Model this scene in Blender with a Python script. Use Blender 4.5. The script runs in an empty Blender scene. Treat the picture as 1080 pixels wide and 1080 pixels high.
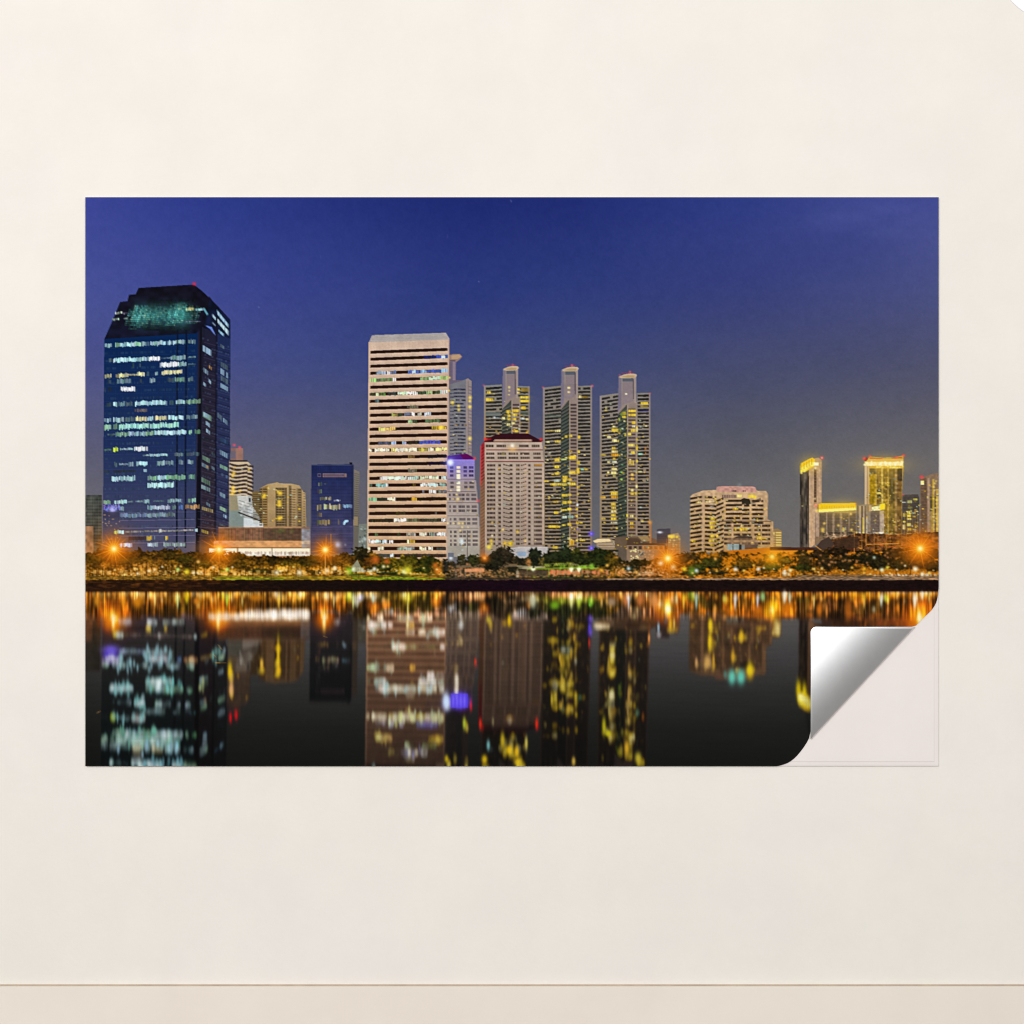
import math
import numpy as np

# ---------------------------------------------------------------------------
# 1. The printed picture.  The wall print is a flat sheet; what is printed on
#    it is worked out here as ink colours (sRGB 0..255) on a fine raster and
#    later carried by the vertices of the printed pieces of the sheet.
#    Coordinates: one unit = one 1/900 of the print's width.
# ---------------------------------------------------------------------------
S = 3                                   # raster samples per unit
PX0, PY0, PW, PH = 90, 208, 900, 600
RW, RH = PW * S, PH * S
rng = np.random.default_rng(7)
IMG = np.zeros((RH, RW, 3), np.float32)         # ink colour
LIT = np.zeros((RH, RW, 3), np.float32)         # lamps and lit windows only
IDM = np.zeros((RH, RW), np.int16)              # which printed piece
BLD = np.zeros((RH, RW), np.float32)            # covered by something that mirrors in the water
NAMES = []


def lerp(a, b, t):
    return a + (b - a) * t


def pid(name, label):
    NAMES.append((name, label))
    return len(NAMES) - 1


def vnoise(w, h, cx, cy, seed):
    """Smooth value noise 0..1 on a w x h raster with cells of cx x cy samples."""
    r = np.random.default_rng(seed)
    gw, gh = int(w / cx) + 3, int(h / cy) + 3
    g = r.random((gh, gw)).astype(np.float32)
    x = np.arange(w) / cx
    y = np.arange(h) / cy
    xi, yi = x.astype(int), y.astype(int)
    fx = (x - xi).astype(np.float32)
    fy = (y - yi).astype(np.float32)
    fx = fx * fx * (3 - 2 * fx)
    fy = (fy * fy * (3 - 2 * fy))[:, None]
    a = g[yi][:, xi] * (1 - fx) + g[yi][:, xi + 1] * fx
    b = g[yi + 1][:, xi] * (1 - fx) + g[yi + 1][:, xi + 1] * fx
    return a * (1 - fy) + b * fy


def blur1(a, sig, axis):
    n = max(1, int(sig * 3))
    k = np.exp(-0.5 * (np.arange(-n, n + 1) / sig) ** 2)
    k = (k / k.sum()).astype(np.float32)
    pad = [(0, 0)] * a.ndim
    pad[axis] = (n, n)
    p = np.pad(a, pad, mode='edge')
    out = np.zeros_like(a)
    L = a.shape[axis]
    for i, w in enumerate(k):
        sl = [slice(None)] * a.ndim
        sl[axis] = slice(i, i + L)
        out += w * p[tuple(sl)]
    return out


def box(x0, y0, x1, y1):
    i0 = max(0, int(math.floor((x0 - PX0) * S)))
    i1 = min(RW, int(math.ceil((x1 - PX0) * S)))
    j0 = max(0, int(math.floor((y0 - PY0) * S)))
    j1 = min(RH, int(math.ceil((y1 - PY0) * S)))
    return i0, j0, i1, j1


def grid(i0, j0, i1, j1):
    X = PX0 + (np.arange(i0, i1, dtype=np.float32) + 0.5) / S
    Y = PY0 + (np.arange(j0, j1, dtype=np.float32) + 0.5) / S
    return X[None, :], Y[:, None]


def inside(poly, X, Y):
    m = np.zeros(np.broadcast(X, Y).shape, bool)
    n = len(poly)
    for k in range(n):
        x0, y0 = poly[k]
        x1, y1 = poly[(k + 1) % n]
        if y0 == y1:
            continue
        c = (Y >= min(y0, y1)) & (Y < max(y0, y1)) & (X < x0 + (Y - y0) * (x1 - x0) / (y1 - y0))
        m ^= c
    return m


def fill(poly, col, id=None, a=1.0, lit=0.0, mirror=None):
    xs = [p[0] for p in poly]
    ys = [p[1] for p in poly]
    i0, j0, i1, j1 = box(min(xs), min(ys), max(xs), max(ys))
    if i1 <= i0 or j1 <= j0:
        return
    X, Y = grid(i0, j0, i1, j1)
    m = inside(poly, X, Y)
    if callable(col):
        c = np.broadcast_to(col(X, Y), m.shape + (3,))[m]
    else:
        c = np.array(col, np.float32)[None, :]
    v = IMG[j0:j1, i0:i1]
    v[m] = v[m] * (1 - a) + c * a
    l = LIT[j0:j1, i0:i1]
    if lit:
        l[m] = np.maximum(l[m], c * lit)
    elif id is not None:
        l[m] = 0
    if id is not None:
        IDM[j0:j1, i0:i1][m] = id
        BLD[j0:j1, i0:i1][m] = 1 if mirror is None else mirror


def rect(x0, y0, x1, y1, col, **k):
    fill([(x0, y0), (x1, y0), (x1, y1), (x0, y1)], col, **k)


def vgrad(y0, c0, y1, c1):
    c0 = np.array(c0, np.float32)
    c1 = np.array(c1, np.float32)

    def f(X, Y):
        t = np.clip((Y - y0) / (y1 - y0), 0, 1)[..., None]
        return c0 * (1 - t) + c1 * t + np.zeros(X.shape + (1,), np.float32)
    return f


def glow(x, y, r, col, a=1.0, lit=0.0, rx=None, power=2.0):
    rx = rx or r
    i0, j0, i1, j1 = box(x - rx * 3, y - r * 3, x + rx * 3, y + r * 3)
    if i1 <= i0 or j1 <= j0:
        return
    X, Y = grid(i0, j0, i1, j1)
    d = ((X - x) / rx) ** 2 + ((Y - y) / r) ** 2
    w = (a * np.exp(-d ** (power / 2)))[..., None].astype(np.float32)
    c = np.array(col, np.float32)
    v = IMG[j0:j1, i0:i1]
    lc = c.max() * .5 + c.mean() * .5
    lv = v.max(-1, keepdims=True) * .5 + v.mean(-1, keepdims=True) * .5
    ok = np.clip((lc - lv) / 40, 0, 1)
    v[:] = v + w * (c - v) * np.where(c > v, 1.0, ok)
    if lit:
        l = LIT[j0:j1, i0:i1]
        l[:] = np.maximum(l, w * c * lit)


def disc_id(x, y, r, id):
    i0, j0, i1, j1 = box(x - r, y - r, x + r, y + r)
    X, Y = grid(i0, j0, i1, j1)
    IDM[j0:j1, i0:i1][(X - x) ** 2 + (Y - y) ** 2 < r * r] = id


def line(x0, y0, x1, y1, w, col, **k):
    dx, dy = x1 - x0, y1 - y0
    L = math.hypot(dx, dy) or 1
    nx, ny = -dy / L * w / 2, dx / L * w / 2
    fill([(x0 + nx, y0 + ny), (x1 + nx, y1 + ny), (x1 - nx, y1 - ny), (x0 - nx, y0 - ny)], col, **k)


def star(x, y, r, n, id, col=(255, 132, 10), ang=0.2, core=1.0):
    glow(x, y, r * 1.35, (226, 110, 10), 0.40, 0.3)
    glow(x, y, r * 0.9, col, 0.78, 0.5)
    for k in range(n):
        a = ang + k * 2 * math.pi / n
        L = r * (1.3 if k % 2 == 0 else 0.9) * rng.uniform(0.85, 1.2)
        for q in range(7):
            t0, t1 = q / 7, (q + 1) / 7
            line(x + math.cos(a) * L * t0, y + math.sin(a) * L * t0, x + math.cos(a) * L * t1, y + math.sin(a) * L * t1,
                 1.05 * (1 - 0.5 * t0), (255, 168 - 50 * t0, 34), a=0.85 * (1 - t0) ** 0.55)
    glow(x, y, r * 0.34, (255, 196, 50), 0.97, 1.0)
    glow(x, y, 2.5 * core, (255, 250, 185), 1.0, 1.0)
    disc_id(x, y, r * 0.42, id)


class Z:
    """Coordinates read off an enlarged part of the picture."""

    def __init__(s, ox, oy, size):
        s.ox, s.oy, s.k = ox, oy, 1080.0 / size

    def x(s, v):
        return s.ox + v / s.k

    def y(s, v):
        return s.oy + v / s.k

    def p(s, pts):
        return [(s.x(a), s.y(b)) for a, b in pts]

    def rect(s, x0, y0, x1, y1, col, **k):
        rect(s.x(x0), s.y(y0), s.x(x1), s.y(y1), col, **k)

    def poly(s, pts, col, **k):
        fill(s.p(pts), col, **k)

    def glow(s, x, y, r, col, a=1.0, lit=0.0, **k):
        glow(s.x(x), s.y(y), r / s.k, col, a, lit, **k)

    def line(s, x0, y0, x1, y1, w, col, **k):
        line(s.x(x0), s.y(y0), s.x(x1), s.y(y1), w / s.k, col, **k)


TEAL = (172, 214, 220)
WHT = (226, 238, 236)
YEL = (250, 214, 70)
WARM = (255, 240, 190)
GRN = (150, 200, 165)
BLU = (110, 145, 225)


def cells(x0, y0, x1, y1, h, col, b=1.0, w=1.45, lit=0.9, skip=0.06, jit=0.45, under=None):
    """A run of lit window cells from (x0,y0) to (x1,y1), each h high."""
    n = max(1, int(round((x1 - x0) / w)))
    u = min(1.0, b) * .62
    fill([(x0, y0 - h * .40), (x1, y1 - h * .40), (x1, y1 + h * .40), (x0, y0 + h * .40)], np.array(col, np.float32) * u, a=.30 + .45 * u, lit=lit * u * .6)
    for k in range(n):
        if rng.random() < skip:
            continue
        xa = lerp(x0, x1, k / n)
        xb = lerp(x0, x1, (k + rng.uniform(.72, 1.0)) / n)
        ya = lerp(y0, y1, k / n)
        f = min(1.12, b * (1 - jit + rng.random() * jit * 1.6))
        c = np.clip(np.array(col, np.float32) * f + rng.normal(0, 7, 3), 0, 255)
        hh = h * rng.uniform(0.7, 1.1)
        o = rng.uniform(-0.15, 0.15) * h
        al = min(1, 0.35 + 0.7 * f)
        rect(xa, ya - hh / 2 + o, xb, ya + hh / 2 + o, c, a=al, lit=lit * min(1, f))


def mottle(poly, amp, cx, cy, seed):
    """Slight unevenness over an area of print."""
    xs = [p[0] for p in poly]
    ys = [p[1] for p in poly]
    i0, j0, i1, j1 = box(min(xs), min(ys), max(xs), max(ys))
    X, Y = grid(i0, j0, i1, j1)
    m = inside(poly, X, Y) & (IDM[j0:j1, i0:i1] != 0)
    n = vnoise(i1 - i0, j1 - j0, cx * S, cy * S, seed) - 0.5
    IMG[j0:j1, i0:i1][m] *= (1 + amp * 2 * n)[..., None][m]


# ---- sky -------------------------------------------------------------------
SKY = pid('printed_sky', 'deep blue evening sky fading to warm grey above the skyline')
skx = np.array([90, 240, 420, 600, 760, 990])
sky_rows = [
    (208, [(60, 70, 148), (40, 54, 130), (30, 43, 112), (29, 42, 110), (44, 58, 128), (68, 76, 146)]),
    (300, [(67, 77, 146), (58, 68, 140), (44, 57, 124), (42, 56, 120), (54, 63, 124), (70, 77, 130)]),
    (380, [(74, 80, 136), (66, 75, 132), (57, 69, 124), (60, 70, 118), (66, 72, 110), (78, 80, 108)]),
    (460, [(89, 90, 120), (86, 87, 116), (83, 85, 112), (82, 85, 107), (87, 88, 101), (100, 98, 103)]),
    (520, [(100, 98, 110), (99, 98, 107), (98, 97, 106), (98, 98, 106), (102, 101, 103), (115, 109, 104)]),
    (612, [(106, 102, 104), (107, 103, 105), (106, 104, 108), (105, 104, 107), (111, 109, 109), (122, 113, 105)]),
]
_X, _Y = grid(0, 0, RW, RH)
_ry = np.array([r[0] for r in sky_rows], float)
_cols = np.array([r[1] for r in sky_rows], np.float32)
_tmp = np.zeros((len(_ry), RW, 3), np.float32)
for _i in range(len(_ry)):
    for _c in range(3):
        _tmp[_i, :, _c] = np.interp(_X[0], skx, _cols[_i, :, _c])
for _c in range(3):
    _t = np.clip(np.interp(_Y[:, 0], _ry, np.arange(len(_ry))), 0, len(_ry) - 1.001)
    _k = _t.astype(int)
    _f = (_t - _k)[:, None].astype(np.float32)
    IMG[:, :, _c] = _tmp[_k, :, _c] * (1 - _f) + _tmp[_k + 1, :, _c] * _f
IMG[:] = blur1(blur1(IMG, 40, 0), 60, 1)
IMG += (vnoise(RW, RH, 300, 160, 3) - 0.5)[..., None] * np.array([5, 5, 4], np.float32)
IMG += (vnoise(RW, RH, 26, 20, 4) - 0.5)[..., None] * np.array([3, 2.5, 3], np.float32)
IMG += (vnoise(RW, RH, 8, 8, 5) - 0.5)[..., None] * np.array([2, 2, 3], np.float32)
IMG += (np.stack([vnoise(RW, RH, 4, 4, 6 + c) for c in range(3)], -1) - 0.5) * 2.2
# thin cloud in the upper right
IMG += np.exp(-(((_X - 940) / 90) ** 2 + ((_Y - 232 + (_X - 940) * 0.06) / 14) ** 2))[..., None] * vnoise(RW, RH, 110, 30, 12)[..., None] * 14
for sx_, sy_ in ((539, 212), (273, 324), (472, 249), (505, 297), (338, 271)):
    glow(sx_, sy_, 0.7, (130, 140, 190), 0.5)

# ---- glass tower with the stepped crown -------------------------------------
A = pid('printed_glass_tower', 'dark blue glass tower with a stepped crown and rows of lit windows')
ACR = pid('printed_tower_crown', 'black stepped crown of the blue glass tower with teal lit panes')
za = Z(88, 285, 170)
zb = Z(88, 435, 170)
bodyA = [(110, 357.6), (121.8, 330.6), (204.5, 300.6), (242.3, 337), (243, 357.4), (242.7, 435), (241.5, 545), (230, 590), (108.5, 590), (109.3, 435)]
fill(bodyA, vgrad(350, (4, 34, 78), 470, (28, 44, 86)), id=A)
fill([(109.3, 470), (243, 470), (240, 590), (108, 590)], vgrad(470, (28, 44, 86), 582, (80, 76, 102)), a=0.95)
# side face
fill([(208.5, 344), (243, 337), (242.6, 470), (241, 560), (228, 590), (206, 590)], vgrad(345, (28, 28, 50), 580, (50, 40, 50)))
fill([(228.3, 330), (243, 337), (242.6, 470), (241, 560), (226, 590)], vgrad(345, (26, 40, 84), 560, (48, 52, 84)), a=0.85)
# spandrel lines
for k in range(27):
    y = 366 + k * 8.05
    line(109.5, y + 1.6 - 1.6 * k / 27, 207, y - 1.4 + 1.4 * k / 27, 0.6, (70, 95, 150), a=0.13)
    line(212, y - 6, 243, y + 3, 0.6, (92, 88, 110), a=0.30)
    line(212, y - 2, 243, y + 7, 1.2, (12, 14, 30), a=0.35)
for k in range(40):
    line(110 + k * 2.45, 360, 109 + k * 2.45, 585, 0.5, (70, 95, 150), a=0.05)
# crown
crown = [(110, 357.6), (114.8, 348), (121.8, 330.6), (126.6, 318.4), (134.4, 317.7), (136, 311), (143.1, 310.2), (146.2, 303.6),
         (201.3, 300.3), (204.5, 300.3), (212.4, 306.3), (217, 310.5), (219.6, 313.2), (221, 313), (224.2, 317.3), (228, 321.0), (242.3, 336.6),
         (243, 357.4), (228, 350), (213.5, 345.5), (207, 351.5), (150, 355)]
fill(crown, vgrad(300, (16, 14, 26), 350, (17, 18, 36)), id=ACR)
fill([(221, 316), (242.3, 337), (243, 357.4), (216, 346)], (14, 22, 48))
mottle(crown, 0.35, 5, 5, 21)
for (c0, c1, y0, y1, bb) in ((142, 150, 322, 347, 1.1), (150, 160, 322, 346, 0.75), (158, 167, 322, 340, 0.55), (164, 181, 323, 342, 0.55), (136, 143, 326, 344, .6), (200, 212, 322, 342, .5), (150, 200, 343, 349, .28), (155, 205, 316, 321, .3),
                             (180, 190, 320, 344, 0.75), (187, 197, 319, 341, 1.0), (190, 207, 326, 338, 0.3)):
    xx = c0
    while xx < c1:
        yy = y0
        while yy < y1:
            sk = -(yy - y0) * 0.28
            if rng.random() < 0.86:
                b = min(1.05, bb * rng.uniform(0.45, 1.25) * (1.1 - .75 * abs(yy - 332) / 14))
                c = np.array((105, 205, 200), np.float32) * b if rng.random() < 0.75 else np.array((175, 235, 195), np.float32) * b
                rect(xx + sk, yy, xx + sk + 1.9, yy + 1.6, c, a=0.85, lit=0.5 * b)
            yy += 2.0
        xx += 2.25
for (x_, r_, f_) in ((145, 5, .55), (152.5, 4, .45), (161, 6, .34), (170, 7, .32), (178, 6, .32), (192.5, 5, .62), (186, 4, .42), (200, 4, .25)):
    glow(x_, 333, 11, (70, 175, 165), f_, .25, rx=r_)
cells(121.5, 330.5, 129, 329.5, 2.4, (205, 225, 195), 0.85, skip=0)
cells(118.5, 337, 126, 336, 2.2, (190, 220, 205), 0.85, skip=0)
cells(130, 330.5, 135, 330, 2.0, (150, 150, 160), 0.8)
cells(130.5, 336, 134.5, 335.6, 1.8, (180, 220, 210), 0.8)
cells(196, 326, 205, 326, 3, (190, 235, 170), 0.95, skip=0)
cells(199.5, 325.5, 204, 325.5, 2.6, (230, 215, 130), 0.9)
cells(206, 327, 216, 326, 2.2, (150, 205, 225), 0.95, skip=0)
line(215, 325.5, 219, 332, 2, (90, 160, 180), lit=0.5)
cells(195, 339.4, 212, 339, 1.4, (130, 150, 175), 0.7)
cells(168, 337.5, 186, 336.5, 2.6, (80, 160, 170), 0.7)
za.poly([(812, 368), (860, 380), (888, 440), (875, 428), (850, 395)], (100, 130, 215), lit=0.6)
za.poly([(893, 262), (972, 362), (972, 388), (900, 300)], (165, 205, 225), lit=0.8)
za.poly([(897, 322), (972, 405), (972, 440), (900, 352)], (190, 220, 225), lit=0.8)
za.poly([(864, 290), (888, 318), (888, 340), (864, 310)], (165, 200, 215), lit=0.7)
za.poly([(864, 345), (885, 365), (885, 378), (864, 358)], (120, 140, 160), lit=0.4)
za.poly([(905, 395), (940, 425), (940, 446), (908, 416)], (150, 195, 220), lit=0.7)
for k in range(5):
    za.line(895 + k * 18, 262 + k * 22, 895 + k * 18, 440, 3, (20, 40, 70), a=0.6)
# dark mullion strips
line(213.0, 345, 208.3, 590, 4.3, (14, 14, 26))
line(213.8, 345, 211.8, 590, 1.0, (50, 55, 80), a=0.5)
for xm in (187.0, 196.2):
    line(xm + 0.2, 348, xm - 0.7, 578, 1.7, (10, 16, 34), a=0.92)
line(228.4, 338, 226.8, 582, 2.0, (18, 18, 34), a=0.85)


def rowA(z, yl, yr, segs, h=15):
    for s_ in segs:
        xa, xb, b = s_[:3]
        c = s_[3] if len(s_) > 3 else TEAL
        y0 = lerp(yl, yr, (xa - 140) / 620)
        y1 = lerp(yl, yr, (xb - 140) / 620)
        hh = (s_[4] if len(s_) > 4 else h) * 1.4
        cells(z.x(xa), z.y(y0), z.x(xb), z.y(y1), hh / z.k, c, b * 1.14, w=1.3, jit=.24, skip=.025)


YW = (222, 216, 160)
for k in range(27):
    y = 362 + k * 8.05
    n_ = 62
    for q in range(n_):
        if rng.random() < .42 + .25 * math.sin(k * 2.1 + q * .11):
            continue
        xa, xb = lerp(110.5, 206, q / n_), lerp(110.5, 206, (q + .8) / n_)
        o = lerp(3.0 - 3 * k / 27, 0, q / n_)
        f = rng.uniform(.25, .6)
        rect(xa, y + o - 1.3, xb, y + o + 1.2, (120 * f, 170 * f, 205 * f), a=.34)
    for q in range(12):
        if rng.random() < .5:
            xa = 213.5 + q * 2.4
            rect(xa, y - 6 + q * .8, xa + 1.9, y - 4 + q * .8, (86, 104, 136), a=.30)
rowA(za, 505, 476, [(143, 190, .8), (213, 250, .8, GRN), (250, 345, .95), (345, 385, .9, GRN), (388, 440, .65), (450, 560, .85), (565, 625, .95), (630, 680, .75), (700, 752, .6)], 22)
rowA(za, 606, 580, [(172, 190, .5), (200, 240, .9), (240, 345, 1.05), (345, 440, .8), (440, 515, 1.05, WHT), (520, 585, .55, TEAL, 8), (585, 685, .7), (700, 752, .6, TEAL, 9)], 22)
rowA(za, 642, 628, [(330, 340, .3), (375, 385, .4), (515, 640, 1.1, WHT), (640, 690, .75), (702, 752, .45, TEAL, 8)], 24)
rowA(za, 712, 672, [(145, 188, .75, YW), (215, 240, .6, YW), (240, 300, .9, YW), (300, 362, .7, YW, 9), (362, 410, .95, YW), (425, 440, .4), (480, 500, .7), (525, 662, .9, YW)], 20)
rowA(za, 745, 730, [(165, 185, .4), (225, 320, .6), (380, 392, .4), (445, 482, .8), (560, 610, .4), (612, 680, .7, GRN), (700, 740, .55)], 22)
rowA(za, 798, 786, [(140, 150, .5), (250, 346, 1.1, WHT), (165, 190, .2)], 22)
rowA(za, 900, 880, [(155, 185, .35), (200, 226, .95), (236, 275, .6), (280, 330, .45), (345, 560, .95, TEAL), (575, 605, .4), (620, 680, .9), (690, 785, .75, GRN)], 22)
rowA(za, 942, 935, [(343, 425, .55, (190, 165, 165))], 16)
rowA(za, 1006, 982, [(140, 185, .85), (200, 270, .75), (275, 345, .5), (350, 425, .85, YW), (430, 470, .9), (480, 560, .85, YW), (570, 672, .95), (690, 765, .65)], 22)
rowA(za, 1052, 1032, [(140, 186, .9, GRN), (200, 228, .7, GRN), (240, 640, .98, (160, 222, 205))], 26)
rowA(zb, 150, 128, [(160, 215, .45, TEAL, 9), (215, 300, .8, GRN), (300, 420, .8), (420, 470, .75, GRN), (475, 690, .95), (705, 726, .9, GRN), (745, 785, .6, GRN)], 22)
rowA(zb, 250, 232, [(140, 188, .5, GRN, 10), (200, 232, 1.0, (190, 225, 70)), (245, 335, .75, TEAL, 11), (340, 432, 1.05, WHT)], 22)
rowA(zb, 294, 278, [(400, 440, .7, TEAL, 9), (440, 565, .85, TEAL, 14), (610, 670, .5), (690, 750, .45), (755, 780, .5)], 18)
rowA(zb, 350, 332, [(208, 225, .5), (240, 300, .7, TEAL, 10), (305, 335, .7), (355, 430, .95, TEAL), (495, 545, .75), (550, 605, .6), (640, 668, .6), (698, 738, .7)], 22)
rowA(zb, 396, 386, [(140, 175, .25), (200, 350, .22), (405, 426, .85)], 14)
rowA(zb, 446, 432, [(188, 235, .9), (238, 350, .8), (432, 495, .75, GRN), (495, 555, 1.0), (555, 682, .8, (130, 190, 150)), (705, 750, .65, GRN)], 24)
rowA(zb, 494, 482, [(430, 608, 1.0, (175, 225, 220))], 26)
rowA(zb, 602, 588, [(134, 182, .8, GRN), (205, 292, .98), (293, 330, .6, TEAL, 8), (350, 400, .6, TEAL, 9), (400, 442, .85), (468, 540, .5, TEAL, 7), (565, 660, .7), (700, 752, .85, GRN)], 20)
rowA(zb, 646, 632, [(240, 272, .8), (430, 470, .7), (470, 580, .85, (200, 215, 235)), (592, 622, .5), (640, 668, .8, BLU), (682, 778, .75, (220, 170, 110))], 22)
rowA(zb, 692, 682, [(245, 420, .7, (150, 180, 215)), (420, 560, .7), (560, 615, .5)], 20)
rowA(zb, 804, 788, [(205, 228, .9, (200, 220, 90)), (228, 272, 1.0), (280, 420, .6, (210, 200, 190), 9), (420, 740, .65, (210, 200, 190), 9), (508, 522, 1.0, WHT, 20), (748, 765, .9)], 18)
rowA(zb, 846, 838, [(425, 458, .9, (225, 185, 60)), (475, 482, .6), (550, 566, 1.0, (240, 190, 60)), (300, 420, .25, (200, 130, 110))], 22)
rowA(zb, 888, 884, [(243, 326, .95, (190, 205, 235)), (430, 500, .8, (190, 215, 230)), (538, 682, .75, (170, 205, 205))], 20)
for y, al in ((668, .25), (720, .5), (772, .55), (825, .5), (872, .55)):
    zb.line(240, y + 4, 745, y - 2, 4, (150, 130, 165), a=al)
    zb.line(765, y - 6, 890, y + 8, 4, (110, 95, 110), a=al)
# violet roof sign in front of the tower
for _k in range(60):
    xx, yy = rng.uniform(132, 240), rng.uniform(612, 662)
    zb.rect(xx, yy, xx + 9, yy + 9, (110 + rng.uniform(-30, 60), 100 + rng.uniform(-20, 60), 225), a=.75, lit=.9)
zb.glow(195, 652, 22, (200, 195, 250), .8, .9)
zb.rect(130, 668, 240, 705, (55, 50, 75), a=.6)
for _k in range(26):
    zb.rect(*(lambda a, b: (a, b, a + 8, b + 8))(rng.uniform(125, 240), rng.uniform(675, 905)), (220, 170, 110), a=.55)
# side face windows (they slant down to the right)
LB = (160, 198, 222)


def sideA(z, lst):
    for (x0, x1, y0, y1, b, c) in lst:
        n = max(1, int((x1 - x0) / 11))
        sl = (y1 - y0) * 0.5
        for k in range(n):
            if rng.random() < .08:
                continue
            xa, xb = lerp(x0, x1, k / n), lerp(x0, x1, (k + .85) / n)
            o0, o1 = sl * k / n, sl * (k + .85) / n
            f = b * rng.uniform(.7, 1.08)
            cc = np.clip(np.array(c, float) * f, 0, 255)
            z.poly([(xa, y0 + o0), (xb, y0 + o1), (xb, y0 + o1 + (y1 - y0) * .55), (xa, y0 + o0 + (y1 - y0) * .55)], cc, lit=.8 * f, a=.9)


sideA(za, [(800, 860, 500, 575, 1, LB), (840, 862, 632, 672, .8, (225, 165, 90)), (805, 838, 650, 705, .8, LB), (803, 822, 745, 785, .9, LB), (838, 858, 725, 768, .9, LB),
           (918, 945, 492, 530, .55, LB), (922, 970, 612, 672, .45, LB), (920, 970, 655, 725, .9, LB), (922, 970, 705, 765, .5, LB), (920, 970, 755, 812, .95, LB),
           (800, 860, 945, 1012, .8, GRN), (820, 850, 1010, 1055, .9, LB), (897, 930, 950, 1010, .5, LB), (935, 968, 985, 1040, .85, LB), (805, 845, 905, 940, .25, LB), (975, 985, 690, 760, .7, LB)])
sideA(zb, [(805, 855, -4, 48, .95, LB), (822, 850, 55, 98, .95, LB), (822, 852, 105, 152, .95, LB), (918, 970, 165, 215, .55, (90, 140, 200)), (915, 968, 248, 308, .9, LB),
           (858, 882, 262, 295, .4, LB), (798, 850, 285, 340, .8, GRN), (795, 840, 335, 382, .75, LB), (825, 842, 350, 382, .8, (230, 170, 90)), (858, 880, 355, 392, .7, LB),
           (915, 967, 345, 392, .85, GRN), (925, 967, 405, 442, .7, (130, 165, 215)), (793, 852, 432, 492, .75, GRN), (790, 850, 482, 532, .85, TEAL), (914, 962, 532, 580, .9, (160, 200, 215)),
           (914, 962, 626, 672, .9, (170, 215, 170)), (924, 962, 672, 712, .95, LB), (824, 852, 598, 636, .6, LB), (794, 870, 630, 672, .75, (215, 190, 120)), (793, 850, 782, 820, .8, (225, 205, 90)),
           (912, 952, 742, 770, .5, LB), (795, 850, 170, 190, .2, LB)])
za.glow(742, 92, 11, (235, 40, 60), .95, .8)

# ---- low old building at the left edge ---------------------------------------
B0 = pid('printed_building', 'small grey building at the left edge of the picture beside the glass tower')
fill([(90, 522), (107.5, 522), (107.5, 590), (90, 590)], vgrad(522, (66, 70, 66), 580, (86, 78, 66)), id=B0)
for k in range(16):
    line(90, 527 + k * 3.4, 107.5, 527 + k * 3.4, 1.1, (40, 42, 40), a=.5)
for k in range(7):
    line(91 + k * 2.6, 524, 91 + k * 2.6, 585, .8, (92, 92, 78), a=.4)
fill([(90, 555), (98.5, 555), (98.5, 590), (90, 590)], vgrad(555, (150, 112, 82), 585, (165, 118, 80)), id=B0)
mottle([(90, 522), (108, 522), (108, 590), (90, 590)], .25, 3, 4, 31)

# ---- round banded tower beside the glass tower --------------------------------
B1 = pid('printed_round_tower', 'round cream tower with dark banded storeys beside the glass tower')
zc = Z(230, 460, 170)
zc.rect(85, 80, 168, 165, (132, 98, 92), id=B1)
zc.rect(120, 80, 168, 165, (150, 112, 100), id=B1)
zc.rect(85, 100, 118, 150, (105, 96, 110))
zc.poly([(75, 160), (195, 168), (228, 198), (230, 420), (75, 420)], (196, 174, 142), id=B1)
for k in range(10):
    y = 188 + k * 26.5
    for x in range(76, 228, 10):
        sg = 7 * math.sin((x - 80) / 26.0 + k * .15)
        yb = y + (x - 80) * .10 + sg + (6 if x > 195 else 0)
        zc.rect(x, yb - 7, x + 10.5, yb + 7, (52, 42, 44), a=.92)
zc.rect(76, 160, 196, 172, (48, 42, 46))
for (x, y, r) in ((105, 250, 12), (98, 268, 9), (100, 355, 13), (95, 385, 13), (108, 372, 9), (205, 225, 6), (102, 340, 9), (150, 362, 5)):
    zc.glow(x, y, r, (255, 210, 80), .95, .95)
zc.glow(108, 60, 9, (250, 80, 100), .9, .9)
zc.glow(145, 76, 9, (250, 80, 100), .9, .9)
B2 = pid('printed_stepped_building', 'small white building with a slanted lit roof beside the round banded tower')
zc.poly([(75, 410), (125, 395), (225, 402), (232, 475), (310, 558), (310, 614), (75, 614)], (168, 170, 166), id=B2)
zc.poly([(130, 400), (200, 398), (206, 470), (130, 470)], (196, 196, 190))
zc.rect(206, 415, 218, 440, (40, 45, 50))
zc.poly([(75, 395), (125, 395), (140, 500), (75, 500)], (150, 140, 112))
zc.poly([(75, 500), (140, 500), (180, 545), (180, 614), (75, 614)], (128, 142, 138))
zc.poly([(172, 545), (310, 575), (310, 614), (172, 614)], (205, 212, 214))
zc.poly([(200, 478), (270, 500), (290, 540), (200, 520)], (186, 190, 190))
for k in range(5):
    zc.line(140, 430 + k * 22, 260 + k * 10, 470 + k * 22, 4, (96, 100, 100), a=.7)
zc.line(135, 510, 345, 592, 9, (40, 38, 40), a=.9)
for k in range(14):
    zc.glow(rng.uniform(140, 280), rng.uniform(440, 530), 7, (235, 240, 235), .7, .6)

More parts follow.
